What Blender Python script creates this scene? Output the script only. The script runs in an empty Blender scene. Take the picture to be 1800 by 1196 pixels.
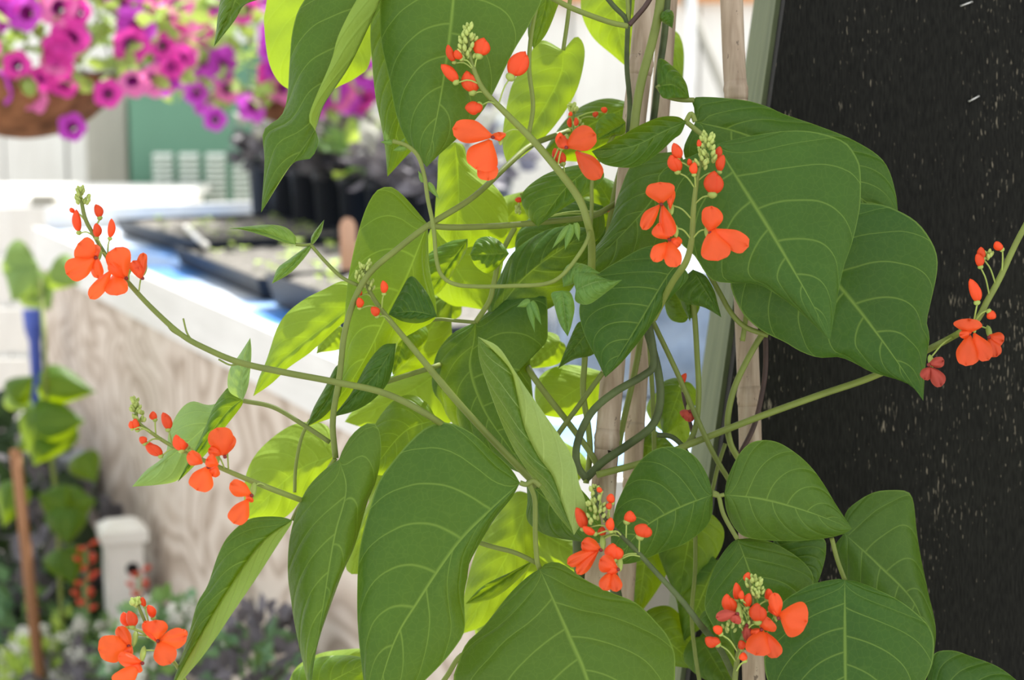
import bpy, math, random
from mathutils import Vector, Matrix
rnd = random.Random(7)
scene = bpy.context.scene
COL = scene.collection

# ------------------------------------------------------------------ camera
F = 3245.0
PITCH = math.radians(8.6)
CAM = Vector((0, 0, 1.25))
FWD = Vector((0, math.cos(PITCH), -math.sin(PITCH)))
UP = Vector((0, math.sin(PITCH), math.cos(PITCH)))
RIGHT = Vector((1, 0, 0))
cam = bpy.data.cameras.new('camera')
cam.sensor_width = 36
cam.lens = 36 * F / 1800
cam.clip_start = 0.05
cam.clip_end = 200
cam.dof.use_dof = True
cam.dof.focus_distance = 1.0
cam.dof.aperture_fstop = 9.5
camo = bpy.data.objects.new('camera', cam)
camo.location = CAM
camo.rotation_euler = (math.radians(90) - PITCH, 0, 0)
COL.objects.link(camo)
scene.camera = camo

# ------------------------------------------------------------------ sky, sun, exposure
world = bpy.data.worlds.new('overcast_sky')
scene.world = world
world.use_nodes = True
bg = world.node_tree.nodes['Background']
bg.inputs[0].default_value = (0.95, 0.98, 1.0, 1)
bg.inputs[1].default_value = 1.15
sun = bpy.data.lights.new('sun', 'SUN')
sun.energy = 7.0
sun.angle = math.radians(2)
sun.color = (1.0, 0.97, 0.90)
suno = bpy.data.objects.new('sun', sun)
suno.rotation_euler = Vector((-0.28, -0.46, -0.86)).to_track_quat('-Z', 'Y').to_euler()
COL.objects.link(suno)
vs = scene.view_settings
vs.view_transform = 'Standard'
vs.look = 'None'
vs.exposure = 0.45
vs.gamma = 1.0
vs.use_curve_mapping = False

# ------------------------------------------------------------------ helpers
def at(px, py, d):
    """point at depth d (metres along the view axis) for a place in the 1800 x 1196 photo"""
    return CAM + d * (FWD + RIGHT * ((px - 900) / F) - UP * ((py - 598) / F))

def onz(px, py, z):
    r = FWD + RIGHT * ((px - 900) / F) - UP * ((py - 598) / F)
    return CAM + r * ((z - CAM.z) / r.z)

def tag(o, label=None, cat=None, group=None, kind=None):
    if label: o['label'] = label
    if cat: o['category'] = cat
    if group: o['group'] = group
    if kind: o['kind'] = kind
    return o

def empty(name, loc, label=None, cat=None, group=None, rz=0.0):
    o = bpy.data.objects.new(name, None)
    o.empty_display_size = 0.05
    o.location = loc
    o.rotation_euler = (0, 0, rz)
    COL.objects.link(o)
    return tag(o, label, cat, group)

def wloc(o):
    v = Vector((0, 0, 0))
    while o is not None:
        v = v + Vector(o.location); o = o.parent
    return v

class MB:
    """collects faces in world (or parent-local) coordinates and links them as one mesh"""
    def __init__(s):
        s.v = []; s.f = []; s.m = []; s.uv = {}
    def add(s, verts, faces, mi=0, uvs=None):
        k = len(s.v)
        s.v += [Vector(p) for p in verts]
        for f in faces:
            s.f.append(tuple(i + k for i in f)); s.m.append(mi)
        if uvs:
            for i, u in enumerate(uvs): s.uv[i + k] = u
        return s
    def box(s, x0, x1, y0, y1, z0, z1, mi=0, mat=None):
        p = [Vector((x, y, z)) for z in (z0, z1) for y in (y0, y1) for x in (x0, x1)]
        if mat is not None: p = [mat @ q for q in p]
        return s.add(p, [(0, 2, 3, 1), (4, 5, 7, 6), (0, 1, 5, 4), (2, 6, 7, 3), (0, 4, 6, 2), (1, 3, 7, 5)], mi)
    def tube(s, pts, rad, n=8, mi=0, cap=True):
        pts = [Vector(p) for p in pts]
        N = len(pts)
        if not hasattr(rad, '__len__'): rad = [rad] * N
        t0 = (pts[1] - pts[0]).normalized()
        a = Vector((0, 0, 1)) if abs(t0.z) < .9 else Vector((1, 0, 0))
        nrm = t0.cross(a).normalized()
        V = []; Fc = []
        for i in range(N):
            t = (pts[min(i + 1, N - 1)] - pts[max(i - 1, 0)])
            if t.length < 1e-9: t = t0
            t.normalize()
            nrm = (nrm - t * nrm.dot(t)).normalized()
            b = t.cross(nrm)
            for k in range(n):
                q = 2 * math.pi * k / n
                V.append(pts[i] + (nrm * math.cos(q) + b * math.sin(q)) * rad[i])
        for i in range(N - 1):
            for k in range(n):
                k2 = (k + 1) % n
                Fc.append((i * n + k, i * n + k2, (i + 1) * n + k2, (i + 1) * n + k))
        if cap:
            Fc.append(tuple(range(n))[::-1]); Fc.append(tuple((N - 1) * n + k for k in range(n)))
        return s.add(V, Fc, mi)
    def lathe(s, prof, c=(0, 0, 0), n=16, mi=0):
        c = Vector(c); V = []; Fc = []
        for r, z in prof:
            for k in range(n):
                q = 2 * math.pi * k / n
                V.append(c + Vector((r * math.cos(q), r * math.sin(q), z)))
        for i in range(len(prof) - 1):
            for k in range(n):
                k2 = (k + 1) % n
                Fc.append((i * n + k, i * n + k2, (i + 1) * n + k2, (i + 1) * n + k))
        return s.add(V, Fc, mi)
    def egg(s, a, b, w, bend=0.0, side=None, n=8, m=8, mi=0, flat=1.0):
        """a curved pointed ellipsoid from a to b, greatest width w"""
        a = Vector(a); b = Vector(b); ax = b - a
        side = side or Vector((1, 0, 0))
        s1 = (side - ax * (side.dot(ax) / ax.length_squared))
        if s1.length < 1e-6: s1 = ax.orthogonal()
        s1.normalize(); s2 = ax.normalized().cross(s1)
        V = [a]; Fc = []
        for i in range(1, m):
            u = i / m
            r = w / 2 * math.sin(math.pi * u ** 0.9) ** 0.65
            c = a + ax * u + s1 * (bend * math.sin(math.pi * u))
            for k in range(n):
                q = 2 * math.pi * k / n
                V.append(c + s1 * (r * math.cos(q)) + s2 * (r * flat * math.sin(q)))
        V.append(b)
        for k in range(n): Fc.append((0, 1 + (k + 1) % n, 1 + k))
        for i in range(m - 2):
            for k in range(n):
                k2 = (k + 1) % n
                Fc.append((1 + i * n + k, 1 + i * n + k2, 1 + (i + 1) * n + k2, 1 + (i + 1) * n + k))
        e = len(V) - 1; o = 1 + (m - 2) * n
        for k in range(n): Fc.append((o + k, o + (k + 1) % n, e))
        return s.add(V, Fc, mi)
    def mesh(s, name, mats, off=Vector((0, 0, 0)), smooth=True):
        me = bpy.data.meshes.new(name)
        me.from_pydata([tuple(p - off) for p in s.v], [], s.f)
        for m in (mats if isinstance(mats, (list, tuple)) else [mats]): me.materials.append(m)
        me.polygons.foreach_set('material_index', s.m)
        me.polygons.foreach_set('use_smooth', [smooth] * len(s.f))
        if s.uv:
            l = me.uv_layers.new(name='UVMap')
            for lp in me.loops: l.data[lp.index].uv = s.uv.get(lp.vertex_index, (0, 0))
        me.update()
        return me
    def build(s, name, mats, parent=None, origin=None, smooth=True, local=False):
        """origin: world point used as the object's own origin; local: coordinates are already parent-local"""
        if origin is None and not local and parent is None:
            xs = [p.x for p in s.v]; ys = [p.y for p in s.v]
            origin = Vector((sum(xs) / len(xs), sum(ys) / len(ys), min(p.z for p in s.v)))
        off = Vector((0, 0, 0)) if local else (Vector(origin) if origin is not None else wloc(parent))
        o = bpy.data.objects.new(name, s.mesh(name, mats, off, smooth))
        COL.objects.link(o)
        if parent is not None:
            o.parent = parent
            if not local: o.location = off - wloc(parent)
        else:
            o.location = off
        return o

def cat_rom(pts, n):
    """smooth resampling of a polyline (any dimension) evenly along its length"""
    pts = [Vector(p) for p in pts]
    if len(pts) == 2:
        return [pts[0].lerp(pts[1], i / (n - 1)) for i in range(n)]
    P = [pts[0] * 2 - pts[1]] + pts + [pts[-1] * 2 - pts[-2]]
    out = []
    for i in range(1, len(P) - 2):
        p0, p1, p2, p3 = P[i - 1], P[i], P[i + 1], P[i + 2]
        K = 10
        for k in range(K):
            t = k / K
            out.append(0.5 * ((2 * p1) + (p2 - p0) * t + (2 * p0 - 5 * p1 + 4 * p2 - p3) * t * t + (3 * p1 - p0 - 3 * p2 + p3) * t ** 3))
    out.append(pts[-1])
    L = [0.0]
    for a, b in zip(out, out[1:]): L.append(L[-1] + (b - a).length)
    res = []; j = 0
    for i in range(n):
        s = L[-1] * i / (n - 1)
        while j < len(L) - 2 and L[j + 1] < s: j += 1
        d = L[j + 1] - L[j]
        res.append(out[j].lerp(out[j + 1], 0 if d < 1e-9 else (s - L[j]) / d))
    return res

# ------------------------------------------------------------------ materials
class NT:
    def __init__(s, name):
        s.mat = bpy.data.materials.new(name); s.mat.use_nodes = True
        s.t = s.mat.node_tree; s.n = s.t.nodes; s.l = s.t.links
        s.n.clear()
        s.out = s.n.new('ShaderNodeOutputMaterial')
    def node(s, typ, **kw):
        n = s.n.new(typ)
        for k, v in kw.items(): setattr(n, k, v)
        return n
    def put(s, sock, v):
        if hasattr(v, 'is_output') or isinstance(v, bpy.types.NodeSocket): s.l.new(v, sock)
        elif v is not None:
            try: sock.default_value = v
            except Exception: sock.default_value = (v[0], v[1], v[2], 1)
    def math(s, op, a, b=None, c=None, clamp=False):
        n = s.node('ShaderNodeMath', operation=op); n.use_clamp = clamp
        s.put(n.inputs[0], a)
        if b is not None: s.put(n.inputs[1], b)
        if c is not None: s.put(n.inputs[2], c)
        return n.outputs[0]
    def mix(s, f, a, b):
        n = s.node('ShaderNodeMix', data_type='RGBA')
        s.put(n.inputs[0], f)
        s.put(n.inputs[6], c4(a)); s.put(n.inputs[7], c4(b))
        return n.outputs[2]
    def noise(s, scale, detail=3, vec=None, rough=.5, dist=0.0):
        n = s.node('ShaderNodeTexNoise')
        n.inputs['Scale'].default_value = scale; n.inputs['Detail'].default_value = detail
        n.inputs['Roughness'].default_value = rough; n.inputs['Distortion'].default_value = dist
        if vec is not None: s.l.new(vec, n.inputs['Vector'])
        return n.outputs[0]
    def coord(s, scale=None, kind='Object'):
        c = s.node('ShaderNodeTexCoord').outputs[kind]
        if scale is None: return c
        m = s.node('ShaderNodeMapping'); m.inputs['Scale'].default_value = scale
        s.l.new(c, m.inputs['Vector']); return m.outputs[0]
    def ramp(s, f, stops):
        n = s.node('ShaderNodeValToRGB')
        e = n.color_ramp.elements
        while len(e) < len(stops): e.new(0.5)
        for k, (p, c) in zip(e, stops): k.position = p; k.color = c4(c)
        s.put(n.inputs[0], f)
        return n.outputs[0]
    def bump(s, h, strength=.3, dist=.01):
        n = s.node('ShaderNodeBump'); n.inputs['Strength'].default_value = strength
        n.inputs['Distance'].default_value = dist; s.l.new(h, n.inputs['Height']); return n.outputs[0]
    def bsdf(s, col, rough=.6, spec=.4, normal=None, **kw):
        n = s.node('ShaderNodeBsdfPrincipled')
        s.put(n.inputs['Base Color'], c4(col)); s.put(n.inputs['Roughness'], rough)
        n.inputs['Specular IOR Level'].default_value = spec
        if normal is not None: s.l.new(normal, n.inputs['Normal'])
        for k, v in kw.items(): s.put(n.inputs[k.replace('_', ' ')], v)
        return n.outputs[0]
    def mixs(s, f, a, b):
        n = s.node('ShaderNodeMixShader'); s.put(n.inputs[0], f)
        s.l.new(a, n.inputs[1]); s.l.new(b, n.inputs[2]); return n.outputs[0]
    def trans(s, col, normal=None):
        n = s.node('ShaderNodeBsdfTranslucent'); s.put(n.inputs[0], c4(col))
        if normal is not None: s.l.new(normal, n.inputs['Normal'])
        return n.outputs[0]
    def done(s, sh):
        s.l.new(sh, s.out.inputs[0]); return s.mat

def c4(c):
    if isinstance(c, (tuple, list)): return (c[0], c[1], c[2], 1)
    return c

def plain(name, col, rough=.6, spec=.4, var=.25, scale=12, bump=.1, metal=0.0):
    t = NT(name)
    f = t.noise(scale, 4, t.coord())
    d = tuple(x * (1 - var) for x in col); u = tuple(min(1, x * (1 + var)) for x in col)
    c = t.ramp(f, [(.3, d), (.7, u)])
    return t.done(t.bsdf(c, rough, spec, t.bump(f, bump, .004), Metallic=metal))

def leaf_mat(name, top, under, trans_col, vein, tw=.30, rough=.46, sheen=.24):
    t = NT(name)
    uv = t.node('ShaderNodeUVMap'); uv.uv_map = 'UVMap'
    sp = t.node('ShaderNodeSeparateXYZ'); t.l.new(uv.outputs[0], sp.inputs[0])
    U = sp.outputs[0]; V = sp.outputs[1]
    v = t.math('MULTIPLY_ADD', V, 2.0, -1.0)
    a = t.math('ABSOLUTE', v)
    side = t.math('GREATER_THAN', v, 0.0)
    oi = t.node('ShaderNodeObjectInfo').outputs['Random']
    wob = t.math('MULTIPLY', t.math('SUBTRACT', t.noise(22, 2, t.coord()), .5), .045)
    s1 = t.math('SUBTRACT', U, t.math('MULTIPLY', a, .19))
    s1 = t.math('ADD', t.math('SUBTRACT', s1, t.math('MULTIPLY', t.math('MULTIPLY', a, a), .17)), wob)
    spc = t.math('MULTIPLY_ADD', side, .022, t.math('MULTIPLY_ADD', oi, .025, .135))
    ph = t.math('DIVIDE', s1, spc)
    d = t.math('MULTIPLY', t.math('ABSOLUTE', t.math('SUBTRACT', t.math('FRACT', t.math('ADD', ph, .5)), .5)), spc)
    wid = t.math('MULTIPLY_ADD', a, -.0055, .0085)
    lat = t.math('SUBTRACT', 1.0, t.math('DIVIDE', d, wid), clamp=True)
    midw = t.math('MULTIPLY_ADD', U, -.028, .042)
    mid = t.math('SUBTRACT', 1.0, t.math('DIVIDE', a, midw), clamp=True)
    vo = t.node('ShaderNodeTexVoronoi', feature='DISTANCE_TO_EDGE'); vo.inputs['Scale'].default_value = 240
    t.l.new(t.coord(), vo.inputs['Vector'])
    fine = t.math('MULTIPLY', t.math('SUBTRACT', 1.0, t.math('DIVIDE', vo.outputs[0], .08), clamp=True), .11)
    lat = t.math('MULTIPLY', lat, .62)
    vn = t.math('MAXIMUM', t.math('MAXIMUM', lat, t.math('MULTIPLY', mid, .9)), fine)
    mott = t.noise(35, 4, t.coord())
    bright = t.math('MULTIPLY_ADD', oi, .3, t.math('MULTIPLY_ADD', mott, .35, .68))
    hs = t.node('ShaderNodeHueSaturation')
    hs.inputs['Color'].default_value = c4(top); t.l.new(bright, hs.inputs['Value'])
    hue = t.math('MULTIPLY_ADD', oi, -.03, .515); t.l.new(hue, hs.inputs['Hue'])
    ctop = t.mix(vn, hs.outputs[0], vein)
    hu = t.node('ShaderNodeHueSaturation'); hu.inputs['Color'].default_value = c4(under)
    t.l.new(bright, hu.inputs['Value'])
    cund = t.mix(vn, hu.outputs[0], tuple(min(1, x * 1.25) for x in vein))
    back = t.node('ShaderNodeNewGeometry').outputs['Backfacing']
    col = t.mix(back, ctop, cund)
    rim = t.math('GREATER_THAN', a, .985)
    col = t.mix(t.math('MULTIPLY', rim, .5), col, vein)
    h = t.math('ADD', t.math('MULTIPLY', t.math('MINIMUM', d, .03), 9.0), t.math('MULTIPLY', t.noise(90, 3, t.coord()), .35))
    h = t.math('ADD', h, t.math('MULTIPLY', vo.outputs[0], .15))
    nb = t.bump(h, .36, .0045)
    ro = t.math('MULTIPLY_ADD', back, .18, rough)
    sh = t.bsdf(col, ro, sheen, nb)
    ct = t.mix(t.math('MULTIPLY', vn, .5), trans_col, tuple(min(1, x * 1.5) for x in trans_col))
    return t.done(t.mixs(tw, sh, t.trans(ct)))

def thin_mat(name, col, tcol, tw=.35, rough=.5, spec=.3, var=.2, scale=60):
    t = NT(name)
    f = t.noise(scale, 3, t.coord())
    oi = t.node('ShaderNodeObjectInfo').outputs['Random']
    f2 = t.math('MULTIPLY_ADD', oi, .5, t.math('MULTIPLY', f, .7), clamp=True)
    c = t.ramp(f2, [(.2, tuple(x * (1 - var) for x in col)), (.8, tuple(min(1, x * (1 + var)) for x in col))])
    return t.done(t.mixs(tw, t.bsdf(c, rough, spec, t.bump(f, .15, .002)), t.trans(tcol)))

M = {}
M['leaf'] = leaf_mat('bean_leaf', (.042, .112, .013), (.18, .275, .035), (.43, .58, .002), (.19, .31, .045))
M['shaded_leaf'] = leaf_mat('shaded_bean_leaf', (.034, .092, .0095), (.20, .30, .05), (.40, .55, .002), (.15, .245, .04), tw=.17)  # copy of bean_leaf, darker and less translucent, to put shade into front leaves
M['pale_lit_under'] = leaf_mat('pale_lit_bean_leaf', (.046, .112, .018), (.25, .345, .105), (.46, .61, .02), (.36, .46, .17))  # pale underside, lightened further for light grazing the twisted leaf
M['young'] = leaf_mat('young_bean_leaf', (.11, .22, .05), (.19, .31, .11), (.45, .60, .04), (.28, .41, .13))
M['stem'] = thin_mat('bean_stem', (.165, .205, .042), (.3, .45, .03), .12, .5, .35, .25, 80)
M['stem_old'] = plain('old_bean_stem', (.062, .085, .028), .6, .3, .4, 60, .3)
M['stem_purple'] = plain('purple_bean_stem', (.055, .028, .022), .55, .4, .4, 60, .3)
M['petal'] = thin_mat('scarlet_petal', (.78, .090, .020), (.95, .18, .02), .40, .42, .40, .26, 70)
M['faded'] = thin_mat('faded_petal', (.42, .07, .05), (.5, .1, .06), .3, .6, .2, .3, 60)
M['throat'] = plain('flower_throat', (.16, .02, .02), .6, .3, .3, 100)
M['calyx'] = thin_mat('calyx_green', (.33, .42, .10), (.4, .5, .08), .2, .5, .3, .2, 100)
M['tipbud'] = thin_mat('bud_green', (.42, .50, .14), (.5, .6, .1), .2, .5, .3, .25, 100)

def bamboo():
    t = NT('bamboo')
    f = t.noise(6, 3, t.coord((30, 30, .7)), .55)
    g = t.noise(220, 4, t.coord((1, 1, .4)), .7)
    c = t.ramp(f, [(.3, (.25, .18, .12)), (.55, (.38, .295, .215)), (.75, (.47, .39, .30))])
    c = t.mix(t.math('GREATER_THAN', g, .66), c, (.15, .11, .08))
    return t.done(t.bsdf(c, .55, .35, t.bump(g, .10, .0008)))
M['bamboo'] = bamboo()

def black_board():
    t = NT('black_weathered_board')
    st = t.noise(1, 1.5, t.coord((1000, 1000, 5.5)), .5)          # thin upright streaks
    ms = t.noise(9, 3, t.coord((1.6, 1, .9)), .6)             # where the paint has worn
    fi = t.noise(1, 2, t.coord((900, 900, 30)), .5)
    base = t.ramp(fi, [(.3, (.0045, .0045, .0036)), (.7, (.013, .013, .0105))])
    thr = t.math('MULTIPLY_ADD', ms, -.42, .905)
    w = t.math('MULTIPLY', t.math('SUBTRACT', st, thr), 16.0, clamp=True)
    pa = t.noise(26, 3, t.coord((1.5, 1, .55)), .6)
    chip = t.math('MULTIPLY', t.math('SUBTRACT', t.math('MULTIPLY', pa, t.math('MULTIPLY_ADD', fi, .5, .75)), .70), 9.0, clamp=True)
    w = t.math('MAXIMUM', t.math('MULTIPLY', w, .55), chip)
    moss = t.noise(2.2, 2, t.coord((1, 1, 1)))
    c = t.mix(w, base, (.26, .225, .165))
    c = t.mix(t.math('MULTIPLY', t.math('SUBTRACT', moss, .5), .25, clamp=True), c, (.05, .06, .02))
    h = t.math('ADD', t.math('MULTIPLY', fi, .6), w)
    return t.done(t.bsdf(c, .65, .10, t.bump(h, .25, .003)))
M['board'] = black_board()

def timber(name, a, b, sc=(40, 40, 3), rough=.75):
    t = NT(name)
    f = t.noise(1, 5, t.coord(sc), .65, .4)
    g = t.noise(5, 3, t.coord())
    c = t.ramp(f, [(.25, a), (.75, b)])
    c = t.mix(t.math('MULTIPLY', g, .35), c, tuple(x * .6 for x in a))
    return t.done(t.bsdf(c, rough, .25, t.bump(f, .3, .004)))
M['post'] = timber('mossy_timber', (.075, .095, .045), (.175, .205, .11))
M['white_board'] = timber('white_painted_timber', (.70, .69, .67), (.86, .85, .84), (30, 3, 30))
M['pale_wood'] = timber('white_weathered_boards', (.72, .70, .67), (.90, .89, .87), (14, 14, 2))
M['grey_wood'] = timber('grey_timber', (.30, .29, .25), (.48, .46, .41), (14, 14, 2))
M['tag_wood'] = timber('wooden_tag', (.62, .33, .20), (.80, .50, .34), (60, 60, 8))
M['tag_orange'] = plain('orange_tag', (.62, .17, .04), .6)
M['beam'] = timber('orange_beam', (.55, .25, .10), (.70, .36, .17), (3, 20, 20))
M['stake'] = timber('brown_stake', (.22, .10, .045), (.36, .18, .09))
M['coir'] = plain('coir_liner', (.23, .10, .05), .9, .1, .5, 30, .8)

def plywood():
    t = NT('plywood')
    f = t.noise(1.0, .6, t.coord((1, 3.4, 5.0)), .45, .9)
    r = t.math('FRACT', t.math('MULTIPLY', f, 7.5))
    g = t.noise(1, 4, t.coord((1, 3, 60)), .6)
    c = t.ramp(r, [(0, (.34, .26, .20)), (.25, (.50, .41, .34)), (.5, (.66, .58, .51)), (.8, (.60, .51, .44)), (1, (.34, .26, .20))])
    c = t.mix(t.math('MULTIPLY', g, .35), c, (.62, .55, .49))
    return t.done(t.bsdf(c, .8, .15, t.bump(r, .08, .003)))
M['ply'] = plywood()
def liner():
    t = NT('blue_white_liner')
    f = t.noise(3.2, 4, t.coord((1, .7, 1)), .55)
    c = t.ramp(f, [(.38, (.06, .24, .66)), (.47, (.30, .48, .80)), (.56, (.74, .80, .88))])
    return t.done(t.bsdf(c, .4, .45, t.bump(f, .3, .02)))
M['blue'] = liner()
M['black'] = plain('black_plastic', (.014, .017, .024), .5, .22, .3, 9, .1)
M['soil'] = plain('potting_soil', (.19, .18, .165), .95, .1, .5, 90, .8)
M['ground'] = plain('ground_soil', (.10, .085, .065), .95, .1, .5, 14, 1.0)
M['gravel'] = plain('pale_gravel', (.46, .44, .40), .95, .1, .25, 30, .6)
M['green'] = plain('green_painted_metal', (.085, .20, .135), .55, .4, .1, 3, .03)
M['louvre'] = plain('louvre_slat', (.74, .78, .72), .5, .4, .06, 4, .02)
M['white'] = plain('white_plastic', (.88, .86, .82), .5, .4, .06, 8, .05)
M['cream'] = plain('cream_plastic', (.66, .60, .52), .5, .4, .08, 8, .05)
M['hole'] = plain('dark_hole', (.01, .01, .01), .9)
M['grey_box'] = plain('grey_metal', (.34, .38, .42), .4, .5, .1, 8, .05, .4)
M['bluepipe'] = plain('blue_plastic', (.05, .09, .42), .4, .5, .1, 8)
M['wire'] = plain('hanger_wire', (.25, .25, .25), .4, .5, .1, 8, .05, .8)
M['steel'] = plain('staple_steel', (.6, .6, .58), .35, .5, .1, 20, .05, .9)
M['string'] = plain('white_string', (.85, .85, .82), .8)
M['red'] = plain('red_plastic', (.62, .07, .03), .45)
M['p_hot'] = thin_mat('magenta_petal', (.74, .045, .40), (.8, .08, .45), .35)
M['p_pink'] = thin_mat('pink_petal', (.80, .17, .47), (.85, .25, .5), .35)
M['p_violet'] = thin_mat('violet_petal', (.56, .05, .56), (.65, .12, .7), .35)
M['p_throat'] = plain('petunia_throat', (.23, .005, .17), .6)
M['pet_leaf'] = thin_mat('petunia_leaf', (.28, .40, .12), (.45, .58, .1), .35, .5, .3, .45, 20)
M['dark_leaf'] = thin_mat('purple_grey_leaf', (.13, .12, .14), (.2, .18, .18), .2, .5, .4, .6, 20)
M['frost_leaf'] = thin_mat('pale_frosted_leaf', (.50, .50, .46), (.5, .5, .4), .25, .6, .3, .3, 20)
M['lime_leaf'] = thin_mat('lime_leaf', (.42, .60, .13), (.6, .75, .12), .4, .5, .3, .3, 20)
M['green_leaf'] = thin_mat('soft_green_leaf', (.22, .38, .15), (.25, .4, .06), .3, .5, .3, .4, 20)
M['blue_leaf'] = thin_mat('blue_green_leaf', (.17, .31, .17), (.25, .4, .12), .25, .5, .35, .35, 20)
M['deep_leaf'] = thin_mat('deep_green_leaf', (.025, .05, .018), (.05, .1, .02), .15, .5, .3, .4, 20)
M['alyssum'] = thin_mat('white_blossom', (.75, .75, .68), (.7, .7, .6), .2, .7, .2, .15, 20)

def clear_plastic():
    t = NT('clear_plastic')
    f = t.noise(18, 4, t.coord())
    n = t.bump(f, .5, .02)
    c = t.ramp(f, [(.35, (.30, .34, .38)), (.7, (.62, .66, .70))])
    tr = t.node('ShaderNodeBsdfTransparent'); tr.inputs[0].default_value = (.85, .88, .92, 1)
    return t.done(t.mixs(.72, tr.outputs[0], t.bsdf(c, .25, .5, n)))
M['clear'] = clear_plastic()

# ================================================================== setting
g = MB(); g.add([(-9, -3, 0), (9, -3, 0), (9, 14, 0), (-9, 14, 0)], [(0, 1, 2, 3)])
tag(g.build('floor', M['gravel']), kind='structure')

# pale boarded wall at the back, board by board
wb = empty('wall_back', (0, 7.2, 0)); wb['kind'] = 'structure'
bm_ = MB(); bm_.box(0, .235, 0, .03, 0, 1.50)
bme = bm_.mesh('board', M['pale_wood'], smooth=False)
for k in range(34):
    o = bpy.data.objects.new('board', bme); COL.objects.link(o); o.parent = wb
    o.location = (-5.4 + k * .245, rnd.uniform(-.006, .006), 0)
o = MB().box(-5.5, 2.95, .04, .08, 0, 1.48).build('backing', M['grey_wood'], wb, local=True, smooth=False)
# orange timber rail along the top of the wall, seen between the canes
o = MB().box(-.4, 2.9, -.06, .0, 1.47, 1.66).build('top_rail', M['beam'], wb, local=True, smooth=False)

# unseen board canopy, added only to keep the sun off the front beans
rf = empty('added_canopy', (0, 0, 0)); rf['kind'] = 'structure'
for k in range(24):
    MB().box(-3.0 + k * .26, -3.0 + k * .26 + .25, 1.02, 1.64, 2.30, 2.32).build('board', M['grey_wood'], rf, smooth=False)

# ------------------------------------------------------------------ black board at the right with its post
wr = empty('wall_right', at(1700, 598, 1.18)); wr['kind'] = 'structure'; wr.location.z = 0
def board_panel():
    d = 1.17
    tl, bl = at(1397, -120, d), at(1197, 1300, d)
    e = (bl - tl).normalized()
    bl = tl + e * ((tl.z + .0) / -e.z) * .98          # to the ground
    w = Vector((1.15, 0, 0)); n = Vector((0, .02, 0)) + FWD * .0
    topz = tl + (tl - bl).normalized() * ((2.28 - tl.z) / (tl - bl).normalized().z)
    v = [topz, topz + w, bl + w, bl]
    v += [p + Vector((0, .02, 0)) for p in v]
    m = MB(); m.add(v, [(0, 3, 2, 1), (4, 5, 6, 7), (0, 4, 7, 3), (1, 2, 6, 5), (0, 1, 5, 4), (3, 7, 6, 2)])
    m.build('board', M['board'], wr, smooth=False)
    # mossy corner post behind its edge: two battens
    for (y0, y1, xo, mt) in ((.021, .062, -.003, 'post'), (.064, .150, -.001, 'post')):
        v = [p + Vector((xo, y0, 0)) for p in (topz, topz + Vector((.05, 0, 0)), bl + Vector((.05, 0, 0)), bl)]
        v += [p + Vector((0, y1 - y0, 0)) for p in v]
        m = MB(); m.add(v, [(0, 3, 2, 1), (4, 5, 6, 7), (0, 4, 7, 3), (1, 2, 6, 5), (0, 1, 5, 4), (3, 7, 6, 2)])
        m.build('post', M[mt], wr, smooth=False)
    for (a, b) in (((1690, 10), (1709, 3)), ((1704, 178), (1721, 169))):
        m = MB(); p, q = at(*a, d - .003), at(*b, d - .003)
        m.tube([p + Vector((0, .006, 0)), p, q, q + Vector((0, .006, 0))], .0006, 6)
        m.build('staple', M['steel'], wr)
board_panel()

# ------------------------------------------------------------------ bamboo canes
def cane(pts, r, label, nodes, d, group=None):
    P = [at(x, y, dd) for (x, y), dd in zip(pts, d)]
    a, b = P[0], P[-1]
    dirn = (b - a).normalized()
    bot = b + dirn * (b.z / -dirn.z) if dirn.z < 0 else b
    top = a - dirn * .35
    ctrl = [top] + P + [bot]
    path = cat_rom(ctrl, 120)
    L = [0]
    for p, q in zip(path, path[1:]): L.append(L[-1] + (q - p).length)
    zs = [at(x, y, d[0]).z for x, y in nodes]
    rad = []; rr = r * d[0] / F
    for p in path:
        k = 1.0
        rad.append(rr * k)
    e = empty('bamboo_cane', Vector((bot.x, bot.y, 0)), label, 'cane', group)
    m = MB(); m.tube(path, rad, 18); m.build('culm', M['bamboo'], e)
    for z in zs:
        i = min(range(len(path)), key=lambda i: abs(path[i].z - z))
        p = path[i]; t = (path[min(i + 1, 119)] - path[max(i - 1, 0)]).normalized()
        m = MB()
        offs = [-.006, -.0035, -.0015, 0, .0012, .003, .006]
        rs = [1.0, 1.02, 1.09, 1.10, 1.05, 1.07, 1.0]
        m.tube([p + t * q for q in offs], [rr * q for q in rs], 18)
        m.build('node_ring', M['bamboo'], e)
    return e
cane([(1137, 0), (1113, 230), (1078, 640), (1060, 860), (1045, 1060)], 21, 'pale bamboo cane, front one of the crossed pair behind the vine',
     [(1128, 100), (1068, 780)], [1.06] * 5)
cane([(1174, 0), (1160, 200), (1124, 640), (1110, 860), (1097, 1060)], 17, 'darker bamboo cane just right of and behind the front cane',
     [(1150, 250), (1105, 745)], [1.13] * 5)
cane([(1286, 0), (1294, 170), (1315, 650), (1320, 850), (1325, 1196)], 20, 'grey bamboo cane standing alone against the black board',
     [(1294, 165), (1317, 700)], [1.09] * 5)

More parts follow.
